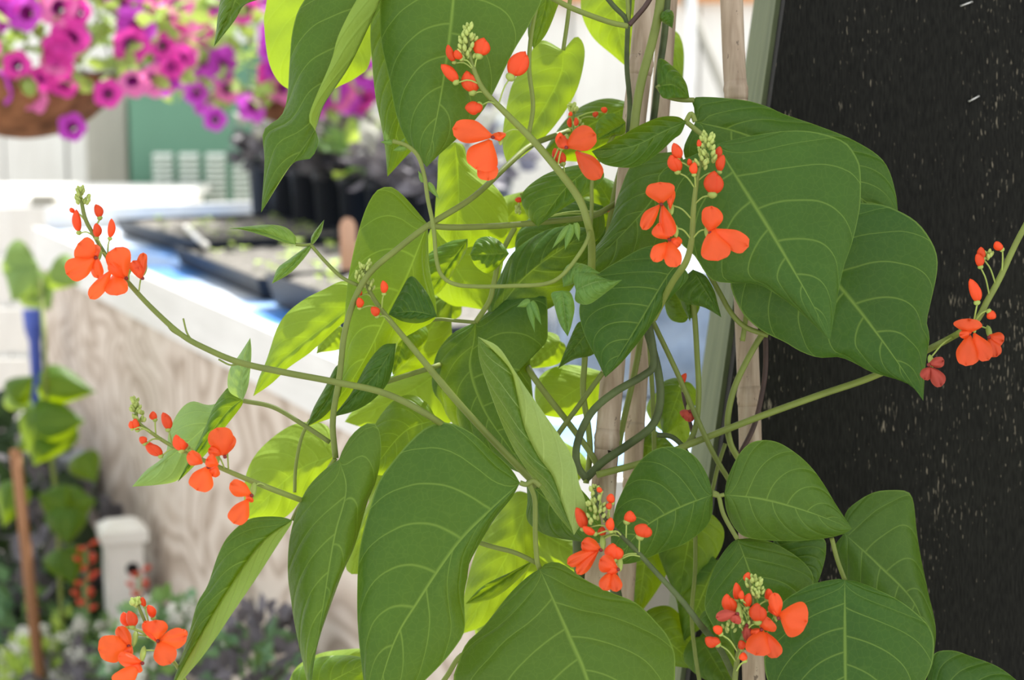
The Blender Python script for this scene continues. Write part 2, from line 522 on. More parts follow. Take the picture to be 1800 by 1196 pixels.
# ------------------------------------------------------------------ seedling bench
RB = math.radians(24.6)
P0 = onz(600, 640, .86)
bench = empty('seedling_bench', (P0.x, P0.y, 0), 'plywood-sided potting bench with white rim boards and blue liner', 'bench', None, RB)
BT = .86
def bbox(x0, x1, y0, y1, z0, z1): return MB().box(x0, x1, y0, y1, z0, z1)
bbox(0, .028, -.75, 2.20, BT - .088, BT).build('rim_board', M['white_board'], bench, local=True, smooth=False)
bbox(.029, 1.20, 2.172, 2.20, BT - .06, BT + .045).build('rim_board', M['white_board'], bench, local=True, smooth=False)
bbox(.029, 1.20, -.75, -.722, BT - .088, BT).build('rim_board', M['white_board'], bench, local=True, smooth=False)
bbox(1.172, 1.20, -.72, 2.17, BT - .088, BT + .02).build('rim_board', M['white_board'], bench, local=True, smooth=False)
bbox(.012, .028, -.74, .92, 0, BT - .089).build('plywood_panel', M['ply'], bench, local=True, smooth=False)
bbox(.012, .028, .923, 2.19, 0, BT - .089).build('plywood_panel', M['ply'], bench, local=True, smooth=False)
bbox(.03, 1.17, 2.17, 2.188, 0, BT - .065).build('plywood_panel', M['ply'], bench, local=True, smooth=False)
# wrinkled blue liner
m = MB(); nx, ny = 24, 60
V = []; Fc = []
for j in range(ny + 1):
    for i in range(nx + 1):
        x = .03 + 1.138 * i / nx; y = -.718 + 2.886 * j / ny
        V.append((x, y, BT - .007 + .002 * math.sin(x * 31 + math.sin(y * 7) * 2) * math.sin(y * 23 + x * 5)))
for j in range(ny):
    for i in range(nx):
        a = j * (nx + 1) + i; Fc.append((a, a + 1, a + nx + 2, a + nx + 1))
m.add(V, Fc); m.build('liner', M['blue'], bench, local=True)
for (x, y) in ((.08, -.68), (.08, 2.1), (1.1, -.68), (1.1, 2.1)):
    bbox(x - .035, x + .035, y - .035, y + .035, 0, BT - .09).build('leg', M['grey_wood'], bench, local=True, smooth=False)

V = [(x, y, .035 + .012 * math.sin(x * 17 + y * 9) * math.sin(y * 13)) for y in [-.8 + i * .1 for i in range(32)] for x in [-1.0 + i * .1 for i in range(11)]]
Fc = [(j * 11 + i, j * 11 + i + 1, j * 11 + i + 12, j * 11 + i + 11) for j in range(31) for i in range(10)]
m = MB(); m.add(V, Fc)
bed = m.build('soil_bed', M['ground'], local=True); bed.location = (P0.x, P0.y, 0); bed.rotation_euler = (0, 0, RB)
tag(bed, 'dark soil bed on the ground in front of the plywood bench side', 'soil bed')

def bw(x, y, z=0):
    return Vector((P0.x + x * math.cos(RB) - y * math.sin(RB), P0.y + x * math.sin(RB) + y * math.cos(RB), z))

def small_leaf(mb, c, dirv, nrm, ln, wd, mi=0):
    """a six-sided folded leaf blade"""
    dirv = dirv.normalized(); s = dirv.cross(nrm)
    if s.length < 1e-6: s = dirv.orthogonal()
    s.normalize(); n = s.cross(dirv)
    p = [c, c + dirv * ln * .35 + s * wd * .5 + n * wd * .15, c + dirv * ln * .75 + s * wd * .35 + n * wd * .1,
         c + dirv * ln - n * wd * .1, c + dirv * ln * .75 - s * wd * .35 + n * wd * .1, c + dirv * ln * .35 - s * wd * .5 + n * wd * .15,
         c + dirv * ln * .5]
    mb.add(p, [(0, 1, 6), (1, 2, 6), (2, 3, 6), (3, 4, 6), (4, 5, 6), (5, 0, 6)], mi)

def rv(r):
    while True:
        v = Vector((r.uniform(-1, 1), r.uniform(-1, 1), r.uniform(-1, 1)))
        if .05 < v.length < 1: return v.normalized()

def seed_tray(x0, x1, y0, y1, h, rot, label):
    c = bw((x0 + x1) / 2, (y0 + y1) / 2, BT - .003)
    e = empty('seed_tray', c, label, 'seed tray', 'seed trays on the bench', RB + rot)
    w, l = (x1 - x0) / 2, (y1 - y0) / 2
    m = MB(); t = .012
    # tapered outer walls, rim and floor
    o_ = [(-w + t, -l + t), (w - t, -l + t), (w - t, l - t), (-w + t, l - t)]
    u_ = [(-w, -l), (w, -l), (w, l), (-w, l)]
    i_ = [(-w + .008, -l + .008), (w - .008, -l + .008), (w - .008, l - .008), (-w + .008, l - .008)]
    V = [(x, y, 0) for x, y in o_] + [(x, y, h) for x, y in u_] + [(x, y, h) for x, y in i_] + [(x, y, h - .02) for x, y in i_]
    Fc = [(3, 2, 1, 0)]
    for r in range(3):
        for k in range(4):
            a, b = r * 4 + k, r * 4 + (k + 1) % 4
            Fc.append((a, b, b + 4, a + 4))
    m.add(V, Fc); m.build('tray', M['black'], e, local=True, smooth=False)
    m = MB(); n = 14; V = []; Fc = []
    for j in range(n + 1):
        for i in range(n + 1):
            V.append((-w + .009 + (2 * w - .018) * i / n, -l + .009 + (2 * l - .018) * j / n, h - .008 + rnd.uniform(-.004, .004)))
    for j in range(n):
        for i in range(n):
            a = j * (n + 1) + i; Fc.append((a, a + 1, a + n + 2, a + n + 1))
    m.add(V, Fc); m.build('soil', M['soil'], e, local=True)
    m = MB()
    for k in range(30):
        c0 = Vector((rnd.uniform(-w + .03, w - .03), rnd.uniform(-l + .03, l - .03), h - .006))
        for q in range(2):
            a = rnd.uniform(0, 6.28)
            small_leaf(m, c0 + Vector((0, 0, .012)), Vector((math.cos(a), math.sin(a), .3)), Vector((0, 0, 1)), .016, .011)
        m.tube([c0, c0 + Vector((0, 0, .012))], .0007, 4)
    o = m.build('seedling', M['lime_leaf'], e, local=True); o['kind'] = 'stuff'
    return e
seed_tray(.16, .52, 1.38, 1.98, .035, .05, 'black seed tray of grey soil at the far end of the bench')
seed_tray(.105, .47, .70, 1.30, .034, -.02, 'black seed tray in the middle of the bench row, by the white rim')
seed_tray(.095, .45, -.05, .64, .050, 0, 'deep black seed tray nearest the climbing beans')
# thin white stick lying across the middle tray
m = MB(); m.tube([bw(.22, 1.62, BT + .039), bw(.15, 1.20, BT + .039)], .006, 8)
tag(m.build('white_stick', M['white']), 'thin white stick lying across the grey seed trays', 'stick')

# tall black pots
def nursery_pot(x, y, r, h, label, kind, seed):
    rr = random.Random(seed)
    c = bw(x, y, BT - .003)
    e = empty('potted_plant', c, label, 'potted plant', 'black nursery pots on the bench')
    m = MB(); n = 28
    prof = [(.01, 0), (r * .80, 0), (r * .82, .004), (r * .97, h * .84), (r * 1.03, h * .85), (r * 1.03, h), (r * .98, h), (r * .95, h - .02)]
    m.lathe(prof, (0, 0, 0), n)
    for k, v in enumerate(m.v):                       # upright ribs
        if (k % n) % 4 == 0 and v.z < h * .83: v.x *= 1.02; v.y *= 1.02
    m.build('pot', M['black'], e, local=True)
    m = MB(); m.lathe([(.0, h - .016), (r * .955, h - .02)], (0, 0, 0), n); m.build('soil', M['soil'], e, local=True)
    mats = {'dark': ['dark_leaf', 'frost_leaf'], 'lime': ['lime_leaf', 'green_leaf']}[kind]
    m = MB()
    for k in range(110 if kind == 'dark' else 26):
        v = rv(rr); v.z = abs(v.z)
        q = Vector((0, 0, h)) + Vector((v.x * r * 1.4, v.y * r * 1.4, v.z * r * (2.5 if kind == 'dark' else 1.4))) * rr.uniform(.4, 1)
        top = v.z > .55
        if kind == 'dark': small_leaf(m, q, v + rv(rr) * .7, rv(rr), .045, .032, 1 if (top and rr.random() < .75) else 0)
        else: small_leaf(m, q, v + rv(rr) * .4, rv(rr), .08, .045, 0 if rr.random() < .7 else 1)
    o = m.build('foliage', [M[q] for q in mats], e, local=True); o['kind'] = 'stuff'
    for k in range(4):
        a = k * 1.6 + rr.random()
        m = MB(); m.tube([(0, 0, h - .02), (math.cos(a) * r * .3, math.sin(a) * r * .3, h + .03), (math.cos(a) * r * .7, math.sin(a) * r * .7, h + .06)], .0025, 6)
        m.build('stem', M['green_leaf' if kind == 'lime' else 'dark_leaf'], e, local=True)
    return e
ordn = ['leftmost black pot, in front of the green louvred panel', 'second black pot from the green louvred panel', 'third black pot from the green louvred panel',
        'fourth black pot from the green louvred panel', 'fifth black pot from the green louvred panel, with an orange tag', 'sixth black pot from the green louvred panel',
        'seventh black pot from the green louvred panel', 'black pot at the right end of the row']
for k in range(8):
    kd = 'dark' if k != 4 else 'lime'
    nursery_pot(.555, 2.08 - .165 * k, .058, .158, ordn[k] + (', purple-grey foliage' if kd == 'dark' else ', lime foliage'), kd, k)
# second row behind, taller pale foliage
for k in range(5):
    nursery_pot(.72, 1.95 - .19 * k, .062, .165, 'black pot of frosted foliage in the rear row behind ' + ['the leftmost pot', 'the second pot', 'the third and fourth pots', 'the lime plant', 'the right end pots'][k], 'dark', 40 + k)

def plant_tag(p, w, h, mat, label, lean=0.0):
    m = MB(); t = .002
    prof = [(-w / 2, 0), (w / 2, 0), (w / 2, h * .86), (w * .38, h * .95), (w * .15, h), (-w * .15, h), (-w * .38, h * .95), (-w / 2, h * .86)]
    V = [Vector((x + lean * z, 0, z)) for x, z in prof] + [Vector((x + lean * z, t, z)) for x, z in prof]
    n = len(prof)
    m.add([v + p for v in V], [tuple(range(n)), tuple(range(n, 2 * n))[::-1]] + [(k, k + n, (k + 1) % n + n, (k + 1) % n) for k in range(n)])
    return tag(m.build('plant_tag', mat, smooth=False), label, 'plant tag', 'plant tags')
q = at(614, 490, 3.2); plant_tag(Vector((q.x, q.y, BT + .02)), .028, q.z + .105 - BT - .02, M['tag_wood'], 'round-topped pinkish wooden tag standing in the deep seed tray', -.02)
def tag_in_pot(px, ytop, k, w, mat, label):
    c = bw(.555, 2.08 - .165 * k, 0); d = (c - CAM).dot(FWD)
    p = at(px, ytop, d - .01)
    plant_tag(Vector((p.x, p.y, BT + .11)), w, p.z - BT - .11, mat, label)
tag_in_pot(639, 248, 4, .022, M['tag_orange'], 'bright orange tag among the lime leaves')
tag_in_pot(711, 278, 6, .026, M['tag_wood'], 'pale wooden tag in the seventh pot')
tag_in_pot(670, 262, 5, .016, M['tag_wood'], 'narrow wooden tag between the orange tag and the pale tag')

# clear plastic crate on the near end of the bench
e = empty('plastic_crate', bw(.43, -.27, BT - .003), 'clear ribbed plastic crate seen between the canes and the board', 'crate', None, RB - .35)
W2, D2, H2 = .24, .14, .135
for (x0, x1, y0, y1) in ((-W2, W2, -D2, -D2 + .004), (-W2, W2, D2 - .004, D2), (-W2, -W2 + .004, -D2, D2), (W2 - .004, W2, -D2, D2)):
    MB().box(x0, x1, y0, y1, 0, H2).build('side_panel', M['clear'], e, local=True, smooth=False)
MB().box(-W2, W2, -D2, D2, 0, .004).build('crate_floor', M['clear'], e, local=True, smooth=False)
for k in range(6):
    x = -W2 + .02 + k * (2 * W2 - .04) / 5
    MB().box(x - .005, x + .005, -D2 - .005, -D2, 0, H2).build('rib', M['clear'], e, local=True, smooth=False)
MB().box(-W2 - .008, W2 + .008, -D2 - .008, D2 + .008, H2, H2 + .012).build('crate_lid', M['clear'], e, local=True, smooth=False)

# ------------------------------------------------------------------ green louvred cabinet behind the bench
D = 6.1
gc = at(350, 300, D)
cab = empty('louvred_cabinet', Vector((gc.x, gc.y, 0)), 'green painted metal cabinet with four columns of pale louvre slats', 'cabinet')
x0 = at(228, 300, D).x - gc.x; x1 = at(600, 300, D).x - gc.x
zt = at(300, 92, D).z
MB().box(x0, x1, .02, .6, 0, zt).build('cabinet_body', M['green'], cab, local=True, smooth=False)
MB().box(x0 - .01, x1 + .01, 0, .62, zt + .001, zt + .03).build('cabinet_top', M['green'], cab, local=True, smooth=False)
sl = None
for (a, b) in ((269, 303), (315, 350), (362, 397), (409, 444), (456, 490)):
    xa = at(a, 310, D).x - gc.x; xb = at(b, 310, D).x - gc.x
    for k in range(10):
        z = at(300, 272 + k * 10.4, D).z
        if sl is None:
            m = MB(); wv = xb - xa
            m.add([(0, -.008, -.005), (wv, -.008, -.005), (wv, .02, .006), (0, .02, .006), (0, -.008, -.0075), (wv, -.008, -.0075), (wv, .02, .0035), (0, .02, .0035)],
                  [(0, 1, 2, 3), (7, 6, 5, 4), (0, 4, 5, 1), (1, 5, 6, 2), (2, 6, 7, 3), (3, 7, 4, 0)])
            sl = m.mesh('louvre_slat', M['louvre'], smooth=False)
        o = bpy.data.objects.new('louvre_slat', sl); COL.objects.link(o); o.parent = cab; o.location = (xa, 0, z)

# white tarpaulin-covered table end and grey post at the far left
p = at(188, 300, 6.4)
MBp = MB().box(p.x - .07, p.x + .07, p.y, p.y + .10, 0, p.z + .35)
tag(MBp.build('timber_post', M['grey_wood'], smooth=False), 'grey timber post left of the green cabinet', 'post')
p = at(90, 350, 5.4)
e = empty('white_table', Vector((p.x, p.y, 0)), 'white-topped table at the far left behind the bench corner', 'table')
MB().box(-.45, .35, 0, .7, p.z - .03, p.z).build('table_top', M['white'], e, local=True, smooth=False)
for (x, y) in ((-.42, .03), (.31, .03), (-.42, .66), (.31, .66)):
    MB().box(x - .02, x + .02, y - .02, y + .02, 0, p.z - .031).build('leg', M['white'], e, local=True, smooth=False)

# ------------------------------------------------------------------ hanging petunia baskets
def petunia_mesh(name, mat, seed):
    r = random.Random(seed); m = MB()
    n = 20; R = .031
    rings = [(.004, -.028), (.006, -.012), (.012, -.002), (.022, .003), (1, .004)]
    V = []; Fc = []
    for i, (rad, z) in enumerate(rings):
        for k in range(n):
            a = 2 * math.pi * k / n
            q = rad if i < 4 else R * (.86 + .14 * abs(math.cos(2.5 * a))) 
            V.append((q * math.cos(a), q * math.sin(a), z + (0 if i < 3 else .003 * math.sin(5 * a + seed))))
    for i in range(len(rings) - 1):
        for k in range(n):
            k2 = (k + 1) % n; Fc.append((i * n + k, i * n + k2, (i + 1) * n + k2, (i + 1) * n + k))
    m.add(V, Fc[n * 2:], 0); m.add(V, Fc[:n * 2], 1)
    return m.mesh(name, [mat, M['p_throat']])
BL = {k: [petunia_mesh('bloom', M[k], s) for s in (1, 2)] for k in ('p_hot', 'p_pink', 'p_violet')}

def basket(px, py, d, rx, rz, bowl_r, bowl_dz, bdx, label, mix, nb, seed, lo=-.75, xmin=None):
    r = random.Random(seed)
    c = at(px, py, d)
    top = Vector((c.x + bdx, c.y, c.z + bowl_dz))
    e = empty('hanging_basket', Vector((c.x, c.y, c.z + bowl_dz - bowl_r)), label, 'hanging basket', 'hanging petunia baskets')
    m = MB(); prof = [(.01, -bowl_r * .72)] + [(bowl_r * math.sin(a), -bowl_r * .72 * math.cos(a)) for a in [i * math.pi / 16 for i in range(1, 9)]] + [(bowl_r * .96, .0)]
    m.lathe(prof, top, 28); m.build('coir_basket', M['coir'], e)
    m = MB(); m.lathe([(.0, -.01), (bowl_r * .95, -.015)], top, 28); m.build('soil', M['ground'], e)
    m = MB(); m.tube([top + Vector((bowl_r * math.cos(a), bowl_r * math.sin(a), 0)) for a in [i * math.pi / 14 for i in range(29)]], .003, 6, cap=False)
    m.build('rim_wire', M['wire'], e)
    apex = top + Vector((0, 0, .62))
    for k in range(3):
        a = k * 2.094 + .5
        m = MB(); m.tube([top + Vector((bowl_r * math.cos(a), bowl_r * math.sin(a), 0)), apex], .0016, 6); m.build('hanger_wire', M['wire'], e)
    m = MB()
    for k in range(420):
        v = rv(r)
        if v.z < lo: continue
        q = c + Vector((v.x * rx, v.y * rx, v.z * rz)) * r.uniform(.6, 1.08)
        small_leaf(m, q, v + rv(r) * .8, rv(r), .05, .03)
    o = m.build('foliage', M['pet_leaf'], e); o['kind'] = 'stuff'
    for k in range(nb):
        for _ in range(30):
            v = rv(r)
            if v.y < .35 and v.z > lo: break
        k_ = r.random(); acc = 0; nm = mix[0][0]
        for nm_, w in mix:
            acc += w
            if k_ < acc: nm = nm_; break
        o = bpy.data.objects.new('bloom', BL[nm][k % 2]); COL.objects.link(o); o.parent = e
        q = c + Vector((v.x * rx, v.y * rx, v.z * rz)) * r.uniform(.97, 1.06)
        o.location = q - wloc(e)
        fd = (v + Vector((-.05, -.75, .15)) + rv(r) * .45).normalized()
        o.rotation_euler = fd.to_track_quat('Z', 'Y').to_euler()
        s = r.uniform(.8, 1.25); o.scale = (s, s, s)
    return e, apex
b1, ap1 = basket(112, 62, 3.3, .215, .135, .165, -.065, -.075, 'coir basket overflowing with pink and magenta petunias at the upper left',
                 [('p_hot', .33), ('p_pink', .45), ('p_violet', .22)], 88, 5)
b2, ap2 = basket(500, 92, 4.0, .235, .150, .10, -.08, 0.0, 'hanging basket of violet petunias half hidden by the climbing bean leaves',
                 [('p_violet', .72), ('p_hot', .18), ('p_pink', .1)], 90, 9)
for (bk, px, py, d_, nm) in ((b1, 127, 224, 3.22, 'p_violet'), (b1, 190, 165, 3.12, 'p_hot'), (b2, 378, 210, 3.85, 'p_violet'), (b2, 345, 165, 3.85, 'p_violet'), (b1, 30, 115, 3.1, 'p_hot'), (b1, 100, 108, 3.1, 'p_pink')):
    q = at(px, py, d_); o = bpy.data.objects.new('bloom', BL[nm][0]); COL.objects.link(o); o.parent = bk; o.location = q - wloc(bk)
    o.rotation_euler = Vector((.1, -1, .15)).to_track_quat('Z', 'Y').to_euler(); o.scale = (.85, .85, .85)
    m = MB(); m.tube(cat_rom([q + Vector((0, .02, 0)), q + Vector((0, .06, .03)), q + Vector((0, .10, .12))], 8), .0018, 6); m.build('stem', M['pet_leaf'], bk)
# overhead pipe both baskets hang from
dv = (ap2 - ap1).normalized()
m = MB(); m.tube([ap1 - dv * 1.2 + Vector((0, 0, .012)), ap2 + dv * 1.2 + Vector((0, 0, .012 + 0))], .012, 10)
ph = m.build('hanging_rail', M['wire'])
ra, rb_ = ap1 - dv * 1.1, ap2 + dv * 1.1
tag(ph, 'steel rail overhead that carries the petunia baskets', 'rail')

# ================================================================== climbing beans
def leaf(parent, d, base, tip, L, R, mid=(), z=(0, 0), arch=0.0, l=1.2, r=1.2, bul=.35, mat='leaf', flip=False, fr=False, nu=44, nv=7, rip=.16, name='leaf'):
    """leaf blade between two edges and a midrib; depths in metres from the camera plane, offsets in cm (positive = farther)"""
    cm = .01
    if flip and mat == 'leaf' and d < 2: d += .05          # the leaves seen from below hang on the far side of the plant
    mc = cat_rom([base] + list(mid) + [tip], nu)
    lc = cat_rom([base] + list(L) + [tip], nu)
    rc = cat_rom([base] + list(R) + [tip], nu)
    ph = rnd.uniform(0, 6.28)
    V = []; UV = []
    for i in range(nu):
        u = i / (nu - 1)
        env = math.sin(math.pi * min(1, u * 1.02)) ** .7 if 0 < u < 1 else 0
        zm = z[0] + (z[1] - z[0]) * u + arch * math.sin(math.pi * u)
        for j in range(-nv, nv + 1):
            v = j / nv; a = abs(v)
            e = lc[i] if v < 0 else rc[i]
            k = l if v < 0 else r
            x = mc[i].x + (e.x - mc[i].x) * a; y = mc[i].y + (e.y - mc[i].y) * a
            zz = zm + k * env * a ** 1.3 - bul * env * 4 * a * (1 - a) + rip * env * a * a * math.sin(u * 19 + ph + (2 if v < 0 else 0)) + .07 * min(1, abs(bul) * 3) * env * 4 * a * (1 - a) * math.sin(6.283 * (u - .22 * a) / .15 + (0 if v < 0 else 1))
            V.append(at(x, y, d + zz * cm)); UV.append((u, v * .5 + .5))
    n = 2 * nv + 1
    Fc = []
    for i in range(nu - 1):
        for j in range(n - 1):
            a = i * n + j; Fc.append((a, a + 1, a + n + 1, a + n))
    # upper side towards the viewer unless flip
    s = 0
    for f in Fc:
        p = [V[k] for k in f]
        nn = (p[2] - p[0]).cross(p[3] - p[1]); s += nn.dot(CAM - p[0])
    if (s < 0) != flip: Fc = [f[::-1] for f in Fc]
    if fr: Fc = [f[::-1] if (f[0] % n) >= nv and (f[1] % n) >= nv and (f[2] % n) >= nv else f for f in Fc]   # that half is curled over and shows its underside
    m = MB(); m.add(V, Fc, 0, UV)
    return m.build(name, M[mat], parent, origin=V[0])

SHAPE = [(-.035, .30), (.02, .66), (.13, .95), (.28, 1.0), (.45, .88), (.62, .64), (.78, .36), (.90, .14)]
def qleaf(parent, d, base, tip, w, **kw):
    """leaf from base to tip with greatest width w (photo pixels) and the bean's ovate outline"""
    b = Vector(base); t = Vector(tip); ax = t - b; s = Vector((-ax.y, ax.x)).normalized()
    wl = kw.pop('wl', 1.0); wr = kw.pop('wr', 1.0); bend = kw.pop('bend', 0.0)
    L = []; R = []
    for f, k in SHAPE:
        c = b + ax * f + s * (bend * math.sin(math.pi * max(0, f)))
        L.append(tuple(c - s * (w / 2 * k * wl))); R.append(tuple(c + s * (w / 2 * k * wr)))
    mid = [tuple(b + ax * .5 + s * bend)]
    return leaf(parent, d, base, tip, L, R, mid, **kw)

def stem(parent, pts, r, d=1.0, mat='stem', name='stem', taper=1.0, n=10):
    """pts: (x, y) or (x, y, depth) in photo pixels; r in pixels"""
    P = []
    for p in pts:
        dd = p[2] if len(p) > 2 else d
        P.append(at(p[0], p[1], dd))
    path = cat_rom(P, max(12, 6 * len(P)))
    N = len(path)
    rad = [.92 * r * d / F * (1 + (taper - 1) * i / (N - 1)) for i in range(N)]
    m = MB(); m.tube(path, rad, n)
    return m.build(name, M[mat], parent, origin=path[0])

def petal(mb, b, t, w, d, z0=0.0, z1=0.0, cup=.25, bend=0.0, mi=0):
    """one petal: clawed base, broad uneven blade, creased down the middle and rolled at the rim"""
    b = Vector(b); t = Vector(t); ax = t - b; s = Vector((-ax.y, ax.x)).normalized()
    nv = 6; nu = 16; V = []; Fc = []
    ph = rnd.uniform(0, 6); wide = rnd.uniform(.52, .68); skew = rnd.uniform(-.10, .10); tipr = rnd.uniform(.40, .58)
    bend = bend or rnd.uniform(-.05, .05) * ax.length
    fold = rnd.uniform(.10, .30); roll = rnd.uniform(-.12, .28)
    for i in range(nu):
        u = i / (nu - 1)
        if u < wide: k = .12 + .88 * math.sin(math.pi / 2 * u / wide) ** 1.15
        else: k = max(0.0, 1 - ((u - wide) / (1 - wide)) ** 2.3) ** tipr
        c = b + ax * u + s * (bend * math.sin(math.pi * u))
        for j in range(-nv, nv + 1):
            v = j / nv
            wob = 1 + .07 * math.sin(9 * u + ph + 2 * (v > 0)) * u
            p = c + s * (w / 2 * k * wob * (v + skew * (1 - v * v))) - ax * (.05 * (1 - abs(v)) ** 3 * (u > .9))
            zz = z0 + (z1 - z0) * u - cup * (1 - v * v) * math.sin(math.pi * u ** .8) + fold * max(0, 1 - abs(v) * 3) * u * .6 \
                + roll * abs(v) ** 3 * math.sin(math.pi * u) + .07 * v * v * math.sin(9 * u + ph)
            V.append(at(p.x, p.y, d + zz * .01))
    n = 2 * nv + 1
    for i in range(nu - 1):
        for j in range(n - 1):
            a = i * n + j; Fc.append((a, a + 1, a + n + 1, a + n))
    mb.add(V, Fc, mi)

FM = lambda: [M['petal'], M['calyx'], M['throat'], M['faded']]
def nearest(path, p):
    return min(path, key=lambda q: (q - p).length)

def raceme(parent, d, pts, r, buds=(), flowers=(), tips=(), taper=.55, mat='stem', faded=()):
    """flower spike: a stalk with buds (base, tip, width) and flowers (attach point, list of petals)"""
    P = [at(p[0], p[1], p[2] if len(p) > 2 else d) for p in pts]
    path = cat_rom(P, max(30, 8 * len(P)))
    N = len(path); rad = [r * d / F * (taper + (1 - taper) * min(1, i / (N * .5))) for i in range(N)]
    m = MB(); m.tube(path, rad, 10)
    st = m.build('flower_stalk', M[mat], parent, origin=path[0])
    pxm = d / F
    def pedicel(mb, p):
        q = nearest(path, p)
        i = path.index(q); q = path[min(N - 1, i + 3)]
        midp = (p + q) / 2 + Vector((0, -.001, .002))
        mb.tube(cat_rom([q, midp, p], 8), 1.5 * pxm, 6, 1)
    for (b, t, w) in buds:
        zb = rnd.uniform(-.7, .5)
        A = at(b[0], b[1], d + zb * .01); B = at(t[0], t[1], d + (zb - rnd.uniform(0, .4)) * .01)
        m = MB(); ww = w * pxm
        ax = (B - A)
        m.egg(A + ax * .06, B, ww, ww * .12, Vector((rnd.choice((-1, 1)), .2, 0)), 10, 10, 0, .85)
        if w >= 18:                                     # folded standard: a second lobe pressed against the first
            m.egg(A + ax * .08 + Vector((ww * .22, .0, 0)), B - ax * .1 + Vector((ww * .2, -.0012, -.0005)), ww * .72, ww * .1, Vector((1, .2, 0)), 10, 8, 0, .9)
        m.egg(A - ax.normalized() * ww * .18, A + ax.normalized() * ww * .42, ww * .62, 0, None, 10, 6, 1)
        pedicel(m, A)
        m.build('bud', FM(), st, origin=A)
    for (c, pets) in list(flowers) + list(faded):
        zb = rnd.uniform(-.8, .2) - .3
        C = at(c[0], c[1], d + (zb + .2) * .01)
        m = MB(); mi = 3 if (c, pets) in faded else 0
        for k, pt in enumerate(pets):
            b, t, w = pt[:3]
            z1 = pt[3] if len(pt) > 3 else rnd.uniform(-.7, .2)
            petal(m, b, t, w, d + zb * .01, 0, z1, pt[4] if len(pt) > 4 else .3, mi=mi)
        dirv = Vector((0, .004, .003))
        m.egg(C + dirv * 1.6, C - dirv * .6, 11 * pxm, 0, None, 10, 6, 1)
        b0 = pets[0][0]
        m.egg(at(b0[0] - 3, b0[1], d + zb * .01 - .0015), at(b0[0] + 4, b0[1] + 3, d + zb * .01 - .0018), 7 * pxm, 0, None, 8, 6, 2)
        pedicel(m, C + dirv)
        m.build('flower', FM(), st, origin=C)
    if tips:
        m = MB()
        for (x, y, sp_, n, sz) in tips:
            for k in range(int(n * 1.6)):
                a = rnd.uniform(0, 6.28); q = sp_ * rnd.uniform(.2, 1)
                p = at(x + q * math.cos(a), y + q * 1.2 * math.sin(a), d + rnd.uniform(-.4, .4) * .01)
                t = p + Vector((math.cos(a) * .5, -.3, .9)).normalized() * sz * 1.15 * pxm
                m.egg(p, t, sz * .62 * pxm, 0, None, 7, 6, 0)
        m.build('bud_cluster', M['tipbud'], st, origin=m.v[0])
    return st

bx_ = at(1075, 600, 1.07)
A = empty('runner_bean_plant', Vector((bx_.x, bx_.y, 0)), 'large scarlet-flowered runner bean twining up the pair of bamboo canes', 'bean plant', 'climbing runner beans')
bx_ = at(1312, 600, 1.09)
B = empty('runner_bean_plant', Vector((bx_.x, bx_.y, 0)), 'scarlet-flowered runner bean by the black board, on the single cane', 'bean plant', 'climbing runner beans')

# ---- leaves, upper left
leaf(A, 1.00, (425, -45), (376, 82), [(392, -12), (383, 27), (380, 55)], [(470, -10), (431, 8), (414, 34), (394, 60)], [(408, 15)], z=(0, -1), l=.6, r=-.6, mat='shaded_leaf')
leaf(A, 1.06, (565, -70), (556, 170), [(485, -40), (466, 20), (465, 55), (472, 107), (487, 140), (510, 158)], [(640, -30), (652, 40), (650, 110), (630, 134), (594, 153)], [(560, 60)], z=(0, 1), l=.8, r=.8, flip=True)
leaf(A, .985, (690, -60), (459, 374), [(600, -70), (535, 0), (515, 50), (509, 110), (505, 170), (494, 204), (463, 231), (465, 284)],
     [(640, -20), (597, 57), (581, 110), (544, 200), (553, 228), (560, 247), (547, 278), (510, 291)], [(669, 0), (647, 50), (614, 117), (570, 184), (552, 232), (505, 300)], z=(1, -1), l=1.4, r=-1.6, bul=.5, mat='shaded_leaf')
leaf(A, 1.03, (740, -40), (681, 311), [(662, -10), (651, 50), (654, 110), (660, 170), (669, 215), (677, 262)], [(830, 40), (810, 150), (760, 230), (719, 270)], [(725, 100), (700, 220)], z=(0, 0), l=1, r=1)
leaf(A, .99, (800, -70), (750, 294), [(700, -70), (672, -10), (668, 30), (670, 75), (683, 134), (698, 207), (721, 258)], [(905, -70), (953, -15), (932, 40), (900, 95), (855, 185), (810, 237), (772, 272)], [(796, 10), (778, 150)], z=(1, -1), l=.8, r=1.4, mat='shaded_leaf')
# right of it
leaf(A, 1.05, (990, 88), (893, 292), [(950, 71), (925, 108), (900, 150), (886, 214), (884, 260)], [(1014, 64), (1028, 90), (1018, 147), (997, 190), (964, 234), (925, 270)], [(986, 130), (962, 180), (925, 240)], l=1.5, r=-.6, flip=True)
leaf(A, 1.04, (965, -60), (938, 86), [(940, -40), (932, 10), (928, 60)], [(992, -30), (979, 15), (960, 60)], [(958, 10)], l=.5, r=.9)
leaf(A, 1.09, (1075, -60), (1102, 118), [(1032, -35), (1021, 15), (1040, 63), (1078, 98)], [(1140, -20), (1152, 40), (1132, 92)], [(1085, 40)], l=1, r=1, flip=True)
leaf(A, 1.12, (1115, 182), (955, 268), [(1065, 173), (1017, 190), (985, 222)], [(1112, 240), (1050, 280), (985, 282)], [(1040, 218)], l=1, r=1)
leaf(A, .975, (1206, 214), (1040, 266), [(1190, 205), (1161, 206), (1125, 220), (1090, 240), (1060, 256)], [(1197, 235), (1184, 245), (1158, 269), (1124, 291), (1097, 295), (1060, 288)], [(1165, 232), (1110, 258)], l=-.6, r=-.8, bul=-.3, mat='shaded_leaf')
